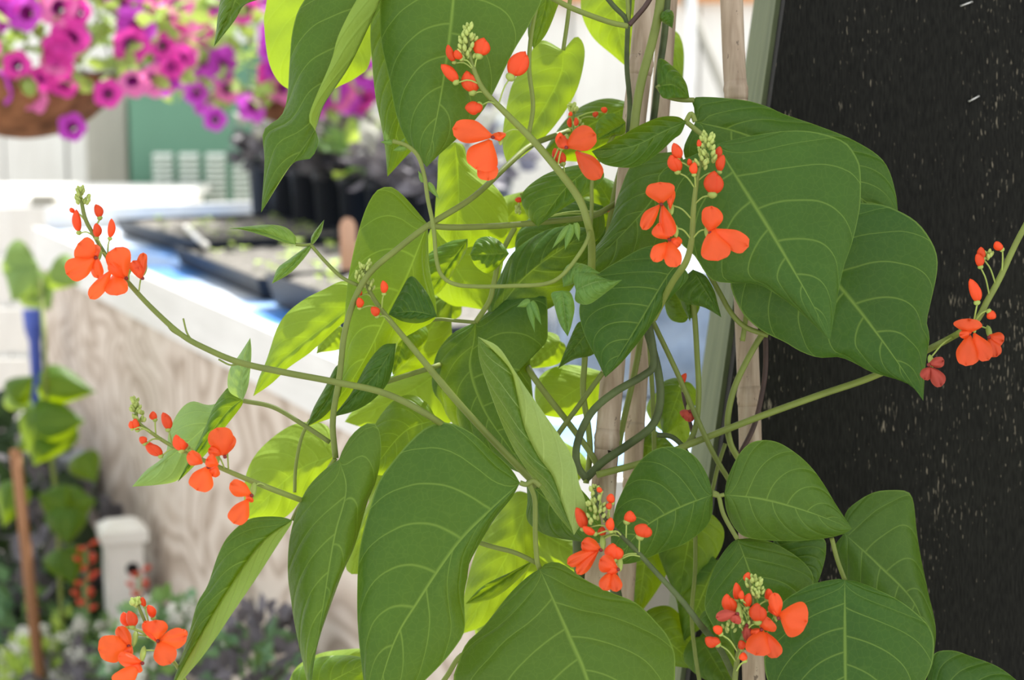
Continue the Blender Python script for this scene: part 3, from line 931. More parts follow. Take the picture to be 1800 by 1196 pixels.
leaf(A, 1.03, (1155, 152), (1212, 172), [(1158, 104), (1184, 118), (1205, 144)], [(1165, 172), (1185, 172), (1200, 172)], [(1185, 150)], l=.8, r=-.8)
qleaf(A, 1.13, (1172, 55), (1200, 155), 42, flip=True)
qleaf(A, 1.02, (1168, 20), (1182, 50), 26)
leaf(A, 1.04, (1100, 215), (1050, 245), [(1085, 200), (1060, 203), (1047, 222)], [(1098, 235), (1080, 240), (1065, 245)], l=-.5, r=.6)
# middle: behind raceme A
leaf(A, 1.02, (1050, 285), (945, 399), [(1000, 293), (960, 306), (927, 329), (916, 349), (926, 378)], [(1062, 310), (1040, 335), (1000, 360), (970, 380)], [(1000, 325), (968, 365)], l=.9, r=-.4)
leaf(A, 1.05, (800, 250), (800, 440), [(782, 254), (771, 275), (769, 318), (765, 368), (767, 405)], [(815, 256), (826, 285), (861, 318), (886, 348), (893, 378), (884, 418)], [(806, 340)], l=.6, r=1.2, flip=True)
leaf(A, 1.03, (1195, 265), (1030, 476), [(1120, 280), (1088, 340), (1070, 400), (1038, 448)], [(1215, 330), (1190, 420), (1130, 470), (1070, 490)], [(1140, 360)], l=1, r=1, mat='shaded_leaf')
leaf(A, 1.00, (1200, 468), (1064, 664), [(1150, 432), (1085, 460), (1035, 495), (1019, 537), (1021, 567), (1031, 597), (1049, 632)], [(1210, 488), (1188, 514), (1164, 541), (1138, 581), (1097, 633)], [(1178, 478), (1120, 575)], l=.9, r=.7, mat='shaded_leaf')
leaf(A, 1.07, (862, 562), (1042, 402), [(856, 530), (877, 490), (897, 450), (927, 423), (960, 405), (995, 398)], [(920, 560), (985, 530), (1030, 470), (1045, 430)], [(930, 480)], l=.8, r=.8, mat='shaded_leaf')
leaf(A, 1.06, (836, 566), (936, 842), [(795, 587), (768, 621), (759, 664), (762, 690), (776, 710), (793, 742), (850, 800)], [(868, 540), (905, 512), (955, 505), (963, 584), (957, 607), (933, 628), (936, 690), (945, 770)], [(833, 600), (826, 650), (850, 720), (890, 780)], z=(1, -1), l=.8, r=.9, mat='shaded_leaf')
# foreground pale twisted leaf
leaf(A, .965, (1009, 941), (840, 592), [(975, 900), (950, 860), (925, 825), (902, 788), (880, 740), (858, 681), (842, 630)], [(1032, 899), (1018, 850), (1012, 820), (995, 783), (962, 735), (925, 683), (904, 651), (876, 610)], [(990, 890), (972, 838), (945, 800), (921, 748), (907, 684), (893, 644)], l=1.2, r=-1.0, fr=True, mat='pale_lit_under')
# top right leaf pair of the centre
leaf(A, 1.015, (925, 846), (1055, 955), [(950, 827), (990, 835), (1030, 870), (1055, 910)], [(927, 880), (925, 907), (933, 924), (962, 942), (1008, 951)], [(985, 900)], l=.8, r=.8, mat='shaded_leaf')
# folded leaf with long left half
leaf(A, 1.01, (752, 394), (540, 750), [(722, 358), (700, 336), (681, 328), (657, 341), (634, 393), (612, 490), (606, 560), (604, 630), (588, 690), (556, 728)],
     [(755, 470), (766, 530), (764, 562), (735, 580), (702, 602), (691, 640), (681, 674), (654, 704), (597, 730)], [(714, 490), (681, 551), (651, 614), (617, 671), (583, 715)], z=(0, 0), l=1.0, r=2.6, bul=.2, flip=False)
leaf(A, 1.00, (640, 512), (445, 697), [(606, 494), (567, 510), (534, 527), (504, 551), (487, 577), (477, 607), (467, 637), (455, 665)], [(636, 545), (604, 567), (574, 594), (544, 621), (507, 647), (477, 675)], [(600, 552), (540, 597), (482, 645)], l=.6, r=.9, flip=True)
# dark leaf shapes laid over its folded half to stand for its shade
leaf(A, 1.0, (768, 556), (683, 553), [(758, 528), (740, 500), (721, 486), (700, 520)], [(740, 568), (710, 566)], [(725, 548)], l=.5, r=.4, mat='shaded_leaf')
leaf(A, 1.0, (696, 604), (585, 733), [(672, 608), (645, 640), (618, 690)], [(691, 645), (681, 675), (654, 705), (620, 724)], [(655, 665)], l=.5, r=.6, mat='shaded_leaf')
leaf(A, .998, (597, 640), (539, 751), [(588, 648), (572, 680), (551, 718)], [(602, 670), (596, 700), (570, 732)], [(580, 695)], l=.3, r=.4, mat='shaded_leaf')
leaf(A, 1.10, (1060, 362), (905, 452), [(1010, 350), (950, 368), (910, 410)], [(1060, 410), (1010, 450), (950, 468)], [(985, 400)], mat='shaded_leaf')
leaf(A, 1.115, (1010, 480), (1085, 400), [(1000, 440), (1030, 400)], [(1060, 480), (1095, 440)], mat='shaded_leaf')
# bright ones behind
qleaf(A, 1.10, (600, 575), (556, 622), 60, flip=True)
leaf(A, 1.11, (690, 665), (795, 525), [(700, 620), (705, 560), (750, 522)], [(750, 660), (790, 620), (794, 560)], [(740, 600)], flip=True)
leaf(A, 1.10, (792, 640), (606, 742), [(760, 648), (690, 660), (650, 690), (620, 722)], [(800, 700), (790, 745), (720, 765), (640, 752)], [(710, 695)], flip=True)
leaf(A, 1.09, (758, 400), (850, 545), [(745, 440), (750, 500), (790, 535), (820, 540)], [(800, 400), (850, 410), (885, 450), (870, 510)], [(800, 470)], flip=True)
leaf(A, 1.05, (895, 446), (826, 448), [(880, 425), (860, 416), (838, 422)], [(880, 465), (858, 481), (836, 468)], l=.4, r=.4)
leaf(A, 1.07, (822, 420), (750, 521), [(790, 425), (752, 448), (740, 480)], [(820, 440), (800, 475), (772, 515)], l=.5, r=.6)
leaf(A, 1.055, (768, 738), (648, 835), [(748, 706), (718, 694), (688, 708), (660, 745), (645, 790)], [(775, 770), (750, 810), (700, 835)], [(710, 760)], l=.5, r=.8)
# big centre leaf
leaf(A, .955, (914, 849), (650, 1268), [(896, 821), (866, 795), (830, 762), (788, 743), (752, 750), (721, 776), (695, 806), (668, 843), (654, 881), (640, 929), (631, 974), (628, 1030), (629, 1104), (638, 1190)],
     [(900, 875), (874, 907), (855, 936), (838, 966), (825, 992), (822, 1015), (816, 1048), (817, 1104), (806, 1130), (773, 1171), (720, 1220)], [(860, 900), (803, 959), (736, 1056), (691, 1134)], z=(1, -2.5), l=1.4, r=1.0, bul=.45, mat='shaded_leaf')
leaf(A, .965, (596, 808), (545, 1222), [(588, 813), (564, 832), (538, 862), (519, 907), (508, 955), (506, 1011), (512, 1059), (519, 1104), (530, 1156)],
     [(603, 790), (620, 763), (646, 744), (665, 752), (670, 798), (661, 847), (646, 884), (624, 959), (601, 1011), (579, 1071), (564, 1115), (553, 1160)], [(609, 862), (590, 936), (579, 996), (566, 1078), (550, 1170)], z=(0, -2), l=1.3, r=1.2, mat='shaded_leaf')
leaf(A, .96, (514, 915), (296, 1222), [(493, 909), (457, 909), (432, 916), (402, 942), (384, 974), (365, 1029), (347, 1061), (333, 1111), (318, 1158)],
     [(512, 922), (484, 965), (452, 1015), (411, 1075), (365, 1143), (324, 1193)], [(470, 945), (438, 982), (388, 1058), (338, 1143)], z=(0, -1.5), l=.6, r=-1.9, bul=.15, fr=True, mat='shaded_leaf')
leaf(A, 1.04, (588, 800), (432, 912), [(578, 752), (545, 742), (508, 750), (467, 780), (441, 813), (429, 855)], [(570, 840), (544, 862), (504, 908), (470, 914)], [(520, 830)], flip=True)
leaf(A, 1.03, (420, 690), (232, 856), [(372, 712), (338, 706), (315, 723), (297, 760), (290, 800), (256, 828)], [(400, 740), (365, 790), (333, 823), (310, 846), (275, 853)], [(340, 770)], flip=True, mat='young')
leaf(A, 1.01, (428, 700), (312, 848), [(406, 681), (392, 691), (374, 718), (361, 750), (345, 785)], [(424, 715), (393, 755), (365, 795), (335, 826)], [(390, 735)], flip=False, l=.4, r=.8)
leaf(A, 1.00, (427, 704), (440, 594), [(404, 690), (400, 668), (406, 644), (420, 625)], [(436, 680), (440, 650), (442, 618)], [(425, 660)], flip=True, mat='young')
leaf(A, .99, (520, 430), (403, 402), [(519, 415), (502, 400), (475, 395), (445, 397), (425, 399)], [(500, 427), (485, 422), (448, 410), (420, 403)], [(460, 408)], l=.3, r=.4, mat='young')
leaf(A, .99, (548, 428), (478, 499), [(530, 440), (508, 456), (488, 472)], [(545, 440), (530, 460), (508, 482)], [(515, 463)], l=.3, r=.5, mat='young')
leaf(A, .99, (546, 430), (570, 386), [(548, 415), (560, 398)], [(553, 427), (565, 408)], l=.2, r=.3, mat='young')
# lower centre
leaf(A, .97, (949, 1001), (1068, 1340), [(930, 1012), (896, 1044), (850, 1102), (821, 1130), (806, 1164), (800, 1210), (860, 1290)], [(962, 990), (987, 991), (1028, 1019), (1074, 1042), (1119, 1061), (1157, 1098), (1178, 1127), (1187, 1170), (1170, 1260)], [(1003, 1123), (1034, 1200)], z=(1, -2), l=1.2, r=1.6, mat='shaded_leaf')
leaf(A, 1.08, (935, 870), (812, 1115), [(905, 866), (870, 912), (838, 965), (815, 1050)], [(938, 940), (930, 1000), (890, 1060), (850, 1100)], [(890, 980)], flip=True)
leaf(A, 1.06, (938, 985), (818, 1062), [(900, 1005), (850, 1030)], [(920, 1010), (880, 1045), (845, 1060)], l=-.5, r=.8)
leaf(A, 1.10, (940, 930), (1075, 1010), [(985, 932), (1050, 955), (1075, 985)], [(940, 970), (980, 1000), (1040, 1020)], flip=True)
leaf(A, 1.07, (520, 1230), (655, 1160), [(512, 1190), (535, 1168), (560, 1156), (610, 1152)], [(560, 1240), (620, 1230), (650, 1190)])
leaf(A, 1.10, (500, 1220), (650, 1140), [(520, 1175), (560, 1150), (609, 1142)], [(600, 1220), (650, 1180)], flip=True)
leaf(A, 1.06, (665, 850), (618, 1010), [(640, 900), (610, 960), (608, 998)], [(672, 900), (660, 960), (640, 1005)], flip=True)
leaf(A, 1.10, (1065, 655), (950, 730), [(1010, 642), (970, 647), (945, 668), (940, 700)], [(1068, 690), (1040, 722), (994, 735)], [(1005, 690)], flip=True)
qleaf(A, 1.10, (985, 600), (920, 650), 60, flip=True)
leaf(A, 1.05, (1038, 578), (981, 648), [(1018, 566), (1000, 600)], [(1050, 610), (1040, 625), (1010, 632)], l=.5, r=.6, mat='shaded_leaf')
leaf(A, 1.03, (1218, 474), (1268, 558), [(1190, 500), (1188, 518), (1205, 533), (1238, 541)], [(1240, 485), (1255, 510), (1262, 535)], l=.6, r=.6, mat='shaded_leaf')
qleaf(A, 1.06, (1205, 505), (1213, 566), 26)
# small unfolding leaves on the shoot
leaf(A, .97, (1012, 510), (1094, 492), [(1008, 490), (1020, 478), (1045, 482), (1070, 492)], [(1012, 530), (1035, 535), (1065, 515)], [(1050, 495)], l=.3, r=.4, mat='young')
leaf(A, .975, (990, 505), (1055, 480), [(989, 480), (1003, 463), (1028, 465)], [(1005, 500), (1030, 488)], l=.3, r=.3, mat='young')
leaf(A, .97, (988, 511), (998, 592), [(969, 516), (975, 540), (984, 570)], [(1003, 515), (1010, 540), (1005, 570)], l=.3, r=.3, mat='young')
for (b, t, w) in (((932, 530), (908, 540), 14), ((930, 533), (940, 585), 13), ((934, 530), (952, 572), 14), ((1005, 395), (993, 440), 16), ((1000, 398), (970, 438), 12), ((1012, 392), (1018, 425), 12),
                  ((752, 322), (772, 350), 12), ((745, 320), (735, 300), 10), ((680, 248), (676, 228), 10), ((690, 250), (668, 250), 10), ((715, 258), (690, 265), 12), ((705, 255), (712, 242), 8)):
    qleaf(A, .972, b, t, w, mat='young', nu=12, nv=3, l=.15, r=.15, bul=.05, rip=.03)
# dim filling foliage deep in the plant
for (b, t, w, d_, fl) in (((1220, 900), (1190, 1060), 120, 1.13, 0), ((1140, 940), (1120, 1090), 90, 1.14, 0), ((1260, 985), (1200, 1130), 110, 1.14, 0), ((1130, 1090), (1235, 1180), 100, 1.13, 0),
                          ((1165, 690), (1210, 790), 80, 1.12, 1), ((1200, 672), (1165, 770), 70, 1.125, 0), ((1120, 780), (1200, 800), 60, 1.13, 0), ((1230, 1120), (1290, 1220), 90, 1.12, 0),
                          ((960, 1000), (880, 900), 120, 1.125, 1), ((1000, 850), (960, 760), 90, 1.12, 1), ((860, 420), (940, 330), 90, 1.12, 1), ((980, 330), (1070, 420), 100, 1.13, 0), ((1110, 420), (1040, 300), 110, 1.13, 0),
                          ((700, 800), (650, 900), 90, 1.08, 1), ((720, 560), (690, 660), 80, 1.085, 0), ((1210, 560), (1170, 480), 60, 1.10, 0), ((800, 520), (740, 560), 70, 1.11, 1), ((880, 540), (950, 640), 90, 1.12, 1),
                          ((1245, 1075), (1262, 1140), 40, 1.06, 0), ((900, 1080), (850, 1180), 110, 1.11, 1), ((1180, 300), (1230, 400), 120, 1.12, 0)):
    qleaf(A, d_, b, t, w, flip=bool(fl), l=rnd.uniform(.4, 1.4), r=rnd.uniform(.4, 1.4), z=(rnd.uniform(-.8, .8), rnd.uniform(-.8, .8)))

# ---- leaves of the plant by the board
leaf(B, 1.04, (1222, 214), (1580, 398), [(1220, 190), (1222, 171), (1300, 175), (1345, 186), (1379, 201), (1440, 222), (1501, 247), (1553, 283), (1574, 338)], [(1205, 280), (1300, 350), (1450, 400), (1530, 405)], [(1320, 240), (1450, 305)], l=1, r=.6, mat='shaded_leaf')
leaf(B, .985, (1262, 252), (1459, 598), [(1212, 276), (1175, 292), (1156, 315), (1166, 370), (1195, 425), (1221, 450), (1238, 477), (1255, 494), (1290, 498), (1327, 499), (1353, 510), (1397, 541), (1430, 571)],
     [(1300, 243), (1343, 235), (1387, 230), (1424, 231), (1460, 239), (1487, 251), (1502, 270), (1512, 295), (1513, 350), (1508, 385), (1497, 430), (1482, 474), (1470, 534)], [(1276, 281), (1350, 400), (1420, 520)], z=(1, -1.2), l=1.3, r=1.1, bul=.4, mat='shaded_leaf')
leaf(B, 1.02, (1375, 395), (1623, 705), [(1330, 410), (1290, 450), (1284, 500), (1300, 542), (1317, 564), (1343, 584), (1380, 602), (1407, 618), (1440, 629), (1474, 628), (1501, 638), (1531, 654), (1578, 668), (1604, 681)],
     [(1430, 350), (1514, 357), (1551, 360), (1584, 373), (1611, 390), (1631, 414), (1646, 445), (1647, 480), (1634, 541), (1629, 567), (1634, 594), (1627, 641)], [(1477, 505), (1560, 612)], z=(1, -1), l=1.0, r=1.1, mat='shaded_leaf')
leaf(B, 1.00, (1253, 870), (1080, 990), [(1244, 837), (1223, 804), (1194, 787), (1161, 787), (1136, 800), (1115, 824), (1095, 862), (1080, 900), (1074, 950)], [(1251, 907), (1236, 932), (1202, 957), (1165, 970), (1128, 986), (1100, 992)], [(1190, 895), (1130, 930)], l=.7, r=.9, z=(0, 1), mat='shaded_leaf')
leaf(B, 1.00, (1273, 870), (1498, 930), [(1279, 841), (1296, 804), (1316, 781), (1341, 774), (1370, 779), (1403, 800), (1428, 824), (1449, 853), (1470, 888)], [(1277, 899), (1291, 928), (1312, 945), (1358, 951), (1408, 951), (1449, 947), (1480, 940)], [(1340, 878), (1420, 900)], l=.9, r=.8, mat='shaded_leaf')
leaf(B, 1.02, (1297, 948), (1350, 1150), [(1283, 957), (1262, 986), (1248, 1018), (1239, 1055), (1242, 1080), (1265, 1115), (1300, 1140)], [(1333, 947), (1374, 962), (1416, 992), (1430, 1025), (1410, 1080), (1380, 1125)], [(1325, 1030)], l=.7, r=.8, mat='shaded_leaf')
leaf(B, 1.045, (1360, 945), (1430, 1040), [(1400, 935), (1445, 945), (1452, 970), (1443, 1010)], [(1360, 985), (1390, 1030)], l=.5, r=.5, mat='shaded_leaf')
leaf(B, 1.055, (1484, 938), (1640, 1165), [(1468, 960), (1470, 990), (1500, 1060), (1560, 1130)], [(1486, 903), (1507, 882), (1536, 866), (1565, 862), (1596, 865), (1606, 885), (1611, 932), (1619, 982), (1632, 1044), (1645, 1106)], [(1545, 995), (1610, 1065)], l=.8, r=1.6, mat='shaded_leaf')
leaf(B, .985, (1485, 1020), (1492, 1330), [(1474, 1018), (1432, 1026), (1403, 1040), (1374, 1061), (1350, 1105), (1343, 1160), (1358, 1215), (1420, 1290)], [(1507, 1023), (1540, 1036), (1582, 1057), (1619, 1086), (1637, 1109), (1642, 1140), (1630, 1190), (1570, 1280)], [(1486, 1190)], z=(.5, -1.5), l=1.2, r=1.3, mat='shaded_leaf')
leaf(B, 1.04, (1625, 1215), (1850, 1280), [(1632, 1185), (1642, 1150), (1673, 1144), (1706, 1154), (1760, 1176), (1810, 1220)], [(1640, 1260), (1720, 1310), (1800, 1310)], mat='shaded_leaf')

# ---- stems and vines
for (pts, r_, d_, mt, pl) in (
    ([(590, 806), (585, 740), (597, 660), (605, 590), (622, 530), (650, 480), (700, 437), (752, 397), (830, 348, 1.0), (895, 288, 1.04), (935, 255, 1.075), (1000, 230, 1.10)], 6, .985, 'stem', A),
    ([(752, 397), (800, 400, .99), (880, 397, 1.01), (960, 390, 1.03), (1040, 380, 1.05), (1095, 350, 1.07)], 6, .985, 'stem', A),
    ([(690, 248), (715, 256), (735, 275), (746, 310), (752, 350), (762, 400), (767, 455), (777, 485), (800, 500), (840, 504), (900, 503), (955, 500), (985, 487), (1015, 452), (1035, 415), (1040, 370, 1.0), (1045, 300, 1.02), (1090, 220, 1.05)], 4, .972, 'stem', A),
    ([(428, 705), (480, 716), (530, 745), (580, 778)], 4.5, .99, 'stem', A),
    ([(546, 430), (570, 458), (600, 487), (630, 502)], 3.5, .99, 'stem', A),
    ([(520, 430), (535, 431), (548, 430)], 3, .99, 'stem', A),
    ([(1125, 520), (1142, 580), (1149, 640), (1130, 661), (1080, 690), (1040, 725), (1016, 775), (1014, 815), (1030, 842)], 7.5, 1.03, 'stem_old', A),
    ([(1120, 530), (1143, 600), (1158, 660), (1160, 710), (1145, 750), (1100, 785), (1060, 812), (1030, 842)], 8, 1.045, 'stem_old', A),
    ([(1028, 570), (1028, 630), (1025, 690), (1034, 750), (1037, 800), (1030, 850)], 6, 1.06, 'stem', A),
    ([(1060, 655), (1020, 710), (980, 765), (940, 830)], 5, 1.05, 'stem', A),
    ([(915, 620, 1.10), (936, 660), (965, 700), (1000, 745), (1040, 800), (1055, 835)], 6, 1.055, 'stem', A),
    ([(1165, -40), (1158, 20), (1146, 75), (1128, 140), (1118, 195), (1112, 240), (1085, 330, 1.08), (1065, 450, 1.1)], 9, 1.03, 'stem', A),
    ([(1175, -30), (1168, 60), (1158, 130), (1150, 200), (1140, 260)], 7, 1.07, 'stem_old', A),
    ([(1108, -30), (1103, 60), (1102, 120), (1107, 180), (1104, 240)], 5, 1.05, 'stem_old', A),
    ([(955, -12), (1000, 12), (1040, 28), (1075, 40), (1104, 46)], 5.5, 1.03, 'stem', A),
    ([(1104, 46), (1098, 30), (1080, 12), (1062, -10)], 5, 1.035, 'stem_old', A),
    ([(1106, 44), (1120, 28), (1135, 10), (1150, -15)], 5, 1.03, 'stem_purple', A),
    ([(1105, 46), (1104, 10), (1100, -30)], 4, 1.035, 'stem', A),
    ([(1003, -10), (997, 40), (990, 88)], 4.2, 1.05, 'stem', A),
    ([(930, 235), (937, 185), (930, 120), (934, 60), (945, 0)], 4.5, 1.02, 'stem', A),
    ([(914, 849), (925, 852), (938, 846), (950, 855)], 5, .96, 'stem', A),
    ([(949, 1001), (944, 985), (941, 940), (940, 880), (930, 850)], 5, .985, 'stem', A),
    ([(943, 990), (905, 972), (860, 960), (800, 940)], 4.5, .99, 'stem', A),
    ([(836, 567), (800, 564), (765, 562), (720, 574)], 3.5, 1.04, 'stem', A),
    ([(836, 567), (860, 530), (868, 500), (880, 450), (905, 400)], 5, 1.06, 'stem', A),
    ([(630, 690), (690, 668), (760, 646), (800, 632, 1.10)], 5, 1.06, 'stem', A),
    ([(880, 1196), (820, 1150), (785, 1190), (760, 1230)], 5, 1.03, 'stem', A),
    ([(342, 604), (329, 586), (322, 560)], 1.8, .965, 'stem', A),
    ([(318, 592), (300, 580), (290, 562)], 1.6, .965, 'stem', A),
    ([(425, 639), (405, 642), (384, 632)], 1.8, .965, 'stem', A),
    ([(590, 806), (560, 850), (530, 885), (514, 915)], 4.2, .985, 'stem', A),
    ([(545, 738), (530, 770), (520, 820), (518, 866)], 3.2, 1.02, 'stem', A),
    ([(1125, 520), (1152, 575), (1190, 655), (1225, 735), (1255, 800), (1285, 850)], 5, 1.05, 'stem', A),
    ([(1212, 490), (1220, 545), (1225, 620), (1228, 700), (1220, 760), (1195, 800)], 5.5, 1.06, 'stem', A),
    ([(1140, 590), (1145, 660), (1148, 720), (1150, 790), (1150, 860)], 4.5, 1.075, 'stem', A),
    ([(1155, 765), (1180, 768), (1200, 785), (1215, 810)], 5, 1.06, 'stem_old', A),
    ([(1128, 570), (1122, 620), (1110, 680), (1095, 745), (1085, 800)], 6, 1.08, 'stem', A),
    ([(1206, 214), (1228, 232), (1255, 252)], 5, .98, 'stem', B),
    ([(1206, 214), (1215, 200), (1222, 214)], 5, 1.0, 'stem', B),
    ([(1155, 150), (1170, 168), (1195, 175), (1220, 176)], 5, 1.03, 'stem', A),
    ([(1385, 520), (1345, 580), (1315, 630), (1290, 685), (1279, 740), (1284, 780), (1300, 810)], 6, 1.06, 'stem', B),
    ([(1245, 480), (1265, 515), (1285, 550), (1310, 575), (1350, 590)], 5, 1.04, 'stem', B),
    ([(1345, 560), (1346, 640), (1340, 690), (1325, 750), (1300, 800)], 5, 1.075, 'stem_purple', B),
    ([(1275, 780), (1262, 820), (1250, 870), (1230, 920)], 4, 1.07, 'stem', B),
    ([(1253, 866), (1263, 872), (1272, 905), (1296, 948)], 4.5, 1.0, 'stem', B),
    ([(1273, 870), (1263, 872), (1253, 870)], 4, 1.0, 'stem', B),
    ([(1462, 946), (1472, 985), (1485, 1020)], 4.5, 1.01, 'stem', B),
    ([(1375, 395), (1340, 440), (1318, 520), (1305, 600)], 5, 1.05, 'stem', B),
    ([(1484, 938), (1450, 920, 1.06), (1390, 900, 1.07), (1335, 930, 1.08)], 4.5, 1.06, 'stem', B),
    ([(1222, 900, 1.1), (1222, 1000), (1216, 1080), (1222, 1150), (1235, 1230)], 4, 1.08, 'stem', A),
):
    stem(pl, pts, r_, d_, mt)
# main vines winding up the canes from the ground
for (pl, base, top, r_, d_) in ((A, (1045, 1060), (1056, 900), .004, 1.06), (A, (1085, 1060), (1096, 900), .0035, 1.10), (B, (1325, 1196), (1320, 1000), .0035, 1.09)):
    a = at(*base, d_); b = at(*top, d_); dr = (b - a).normalized(); a = a - dr * (a.z / dr.z)
    n_ = 120; u = dr.orthogonal().normalized(); w = dr.cross(u); L_ = (b - a).length
    P = [a + dr * (L_ * i / n_) + (u * math.cos(i * .20 + r_ * 900) + w * math.sin(i * .20 + r_ * 900)) * (.0115 + (0.02 * (1 - i / n_) ** 6)) for i in range(n_ + 1)]
    m = MB(); m.tube(P, r_, 8); m.build('vine', M['stem_old'], pl, origin=a)

# ---- flower spikes
raceme(A, .975, [(824, 62), (828, 105), (848, 155), (888, 198), (938, 248), (982, 300), (1018, 350), (1034, 395), (1040, 430, .99), (1040, 480, 1.01)], 7,
  buds=[((841, 101), (851, 66), 25), ((799, 111), (787, 78), 15), ((803, 146), (775, 113), 21), ((832, 165), (820, 124), 26), ((845, 186), (817, 190), 26), ((896, 138), (924, 90), 30),
        ((812, 105), (800, 88), 15), ((990, 290), (974, 260), 19), ((988, 262), (984, 232), 17)],
  flowers=[((880, 250), [((866, 240), (795, 226), 42, -.5), ((862, 246), (836, 298), 58, -.9), ((856, 275), (858, 318), 38, -.4), ((878, 248), (876, 232), 26, .3)]),
           ((996, 252), [((995, 258), (1048, 236), 44, -.6), ((1012, 266), (1056, 314), 36, -.9), ((1000, 262), (984, 240), 24, .3)])],
  tips=[(824, 55, 6, 8, 11), (823, 75, 11, 14, 12), (820, 96, 14, 12, 12)])
raceme(B, .965, [(1240, 245), (1236, 270), (1226, 310), (1219, 370), (1216, 420), (1206, 460), (1180, 500, .99), (1150, 560, 1.02)], 6,
  buds=[((1191, 283), (1184, 251), 19), ((1192, 304), (1179, 272), 20), ((1220, 309), (1221, 285), 15), ((1228, 260), (1228, 245), 9), ((1256, 280), (1266, 257), 15), ((1264, 304), (1272, 272), 17), ((1252, 345), (1256, 300), 28), ((1211, 292), (1211, 279), 9)],
  flowers=[((1180, 372), [((1162, 358), (1160, 320), 52, -.2), ((1160, 360), (1129, 404), 24, -.9), ((1164, 360), (1181, 416), 27, -1.0), ((1178, 368), (1180, 330), 16, .3)]),
           ((1188, 412), [((1176, 420), (1156, 393), 36, -.2), ((1172, 426), (1148, 460), 27, -.8), ((1176, 424), (1189, 470), 32, -1.0), ((1180, 420), (1196, 432), 22, .1)]),
           ((1244, 415), [((1248, 408), (1251, 362), 38, -.3), ((1252, 402), (1262, 459), 54, -1.1), ((1254, 403), (1316, 434), 38, -.8)])],
  tips=[(1243, 248, 8, 10, 12), (1244, 275, 14, 16, 12), (1232, 292, 10, 8, 11)])
raceme(A, .965, [(142, 348), (150, 385), (166, 415), (190, 455), (228, 500), (268, 543), (318, 588), (360, 612), (420, 637), (500, 655), (590, 672), (680, 693), (765, 738), (830, 790, 1.0)], 6,
  buds=[((139, 411), (134, 368), 17), ((176, 385), (168, 359), 16), ((170, 420), (169, 392), 16), ((193, 421), (196, 384), 14), ((131, 374), (124, 366), 9)],
  flowers=[((172, 455), [((168, 452), (116, 482), 42, -.8), ((168, 452), (137, 428), 46, -.4), ((170, 450), (172, 490), 22, -.1), ((172, 452), (160, 432), 24, .2)]),
           ((225, 480), [((222, 488), (203, 435), 46, -.3), ((196, 475), (158, 526), 26, -.6), ((202, 482), (206, 520), 42, -.9), ((218, 490), (192, 462), 20, -1.0)]),
           ((252, 480), [((250, 488), (252, 444), 19, -.2), ((247, 490), (234, 458), 24, -.5), ((250, 492), (242, 470), 18, -.6)])],
  tips=[(142, 340, 5, 7, 10), (146, 355, 10, 10, 10)])
raceme(A, .96, [(238, 708), (242, 740), (262, 758), (295, 780), (330, 797), (370, 815), (430, 841), (480, 861), (530, 880, .972), (575, 900, 1.0), (620, 930, 1.03)], 5,
  buds=[((273, 740), (268, 723), 15), ((296, 757), (286, 725), 18), ((242, 758), (237, 736), 15), ((232, 756), (230, 740), 9), ((255, 782), (246, 768), 14), ((284, 803), (255, 776), 19), ((320, 795), (309, 764), 19), ((332, 788), (318, 778), 14)],
  flowers=[((398, 795), [((395, 802), (381, 752), 46, -.5), ((396, 800), (404, 762), 26, .1), ((390, 800), (366, 790), 20, -.4)]),
           ((380, 815), [((366, 820), (346, 863), 44, -.8), ((356, 815), (330, 797), 26, -.3), ((384, 818), (362, 808), 24, -.5), ((382, 820), (372, 838), 22, -.2)]),
           ((445, 868), [((442, 870), (404, 850), 29, -.5), ((436, 878), (410, 921), 36, -.9), ((442, 872), (436, 882), 16, 0)])],
  tips=[(238, 708, 4, 6, 10), (239, 722, 8, 10, 10), (246, 738, 8, 7, 10)])
raceme(A, .95, [(240, 1058), (250, 1082), (262, 1108), (285, 1140), (310, 1170), (345, 1225), (420, 1290), (620, 1330, 1.0), (900, 1300, 1.05), (1050, 1150, 1.07)], 5,
  buds=[((225, 1104), (217, 1076), 17), ((233, 1104), (226, 1074), 20), ((255, 1068), (250, 1050), 11), ((270, 1088), (260, 1064), 16), ((262, 1120), (253, 1095), 14)],
  flowers=[((236, 1130), [((226, 1135), (172, 1142), 50, -.8), ((230, 1138), (207, 1102), 26, -.2), ((232, 1136), (222, 1150), 18, -.4)]),
           ((250, 1158), [((250, 1165), (207, 1154), 26, -.4), ((246, 1168), (200, 1204), 34, -.8), ((246, 1166), (236, 1180), 24, -.2)]),
           ((280, 1136), [((277, 1126), (274, 1090), 42, -.2), ((278, 1128), (300, 1168), 42, -1.0), ((280, 1126), (329, 1118), 36, -.7), ((274, 1128), (254, 1092), 20, .1), ((318, 1128), (324, 1106), 16, .2)])],
  tips=[(240, 1062, 7, 10, 11)])
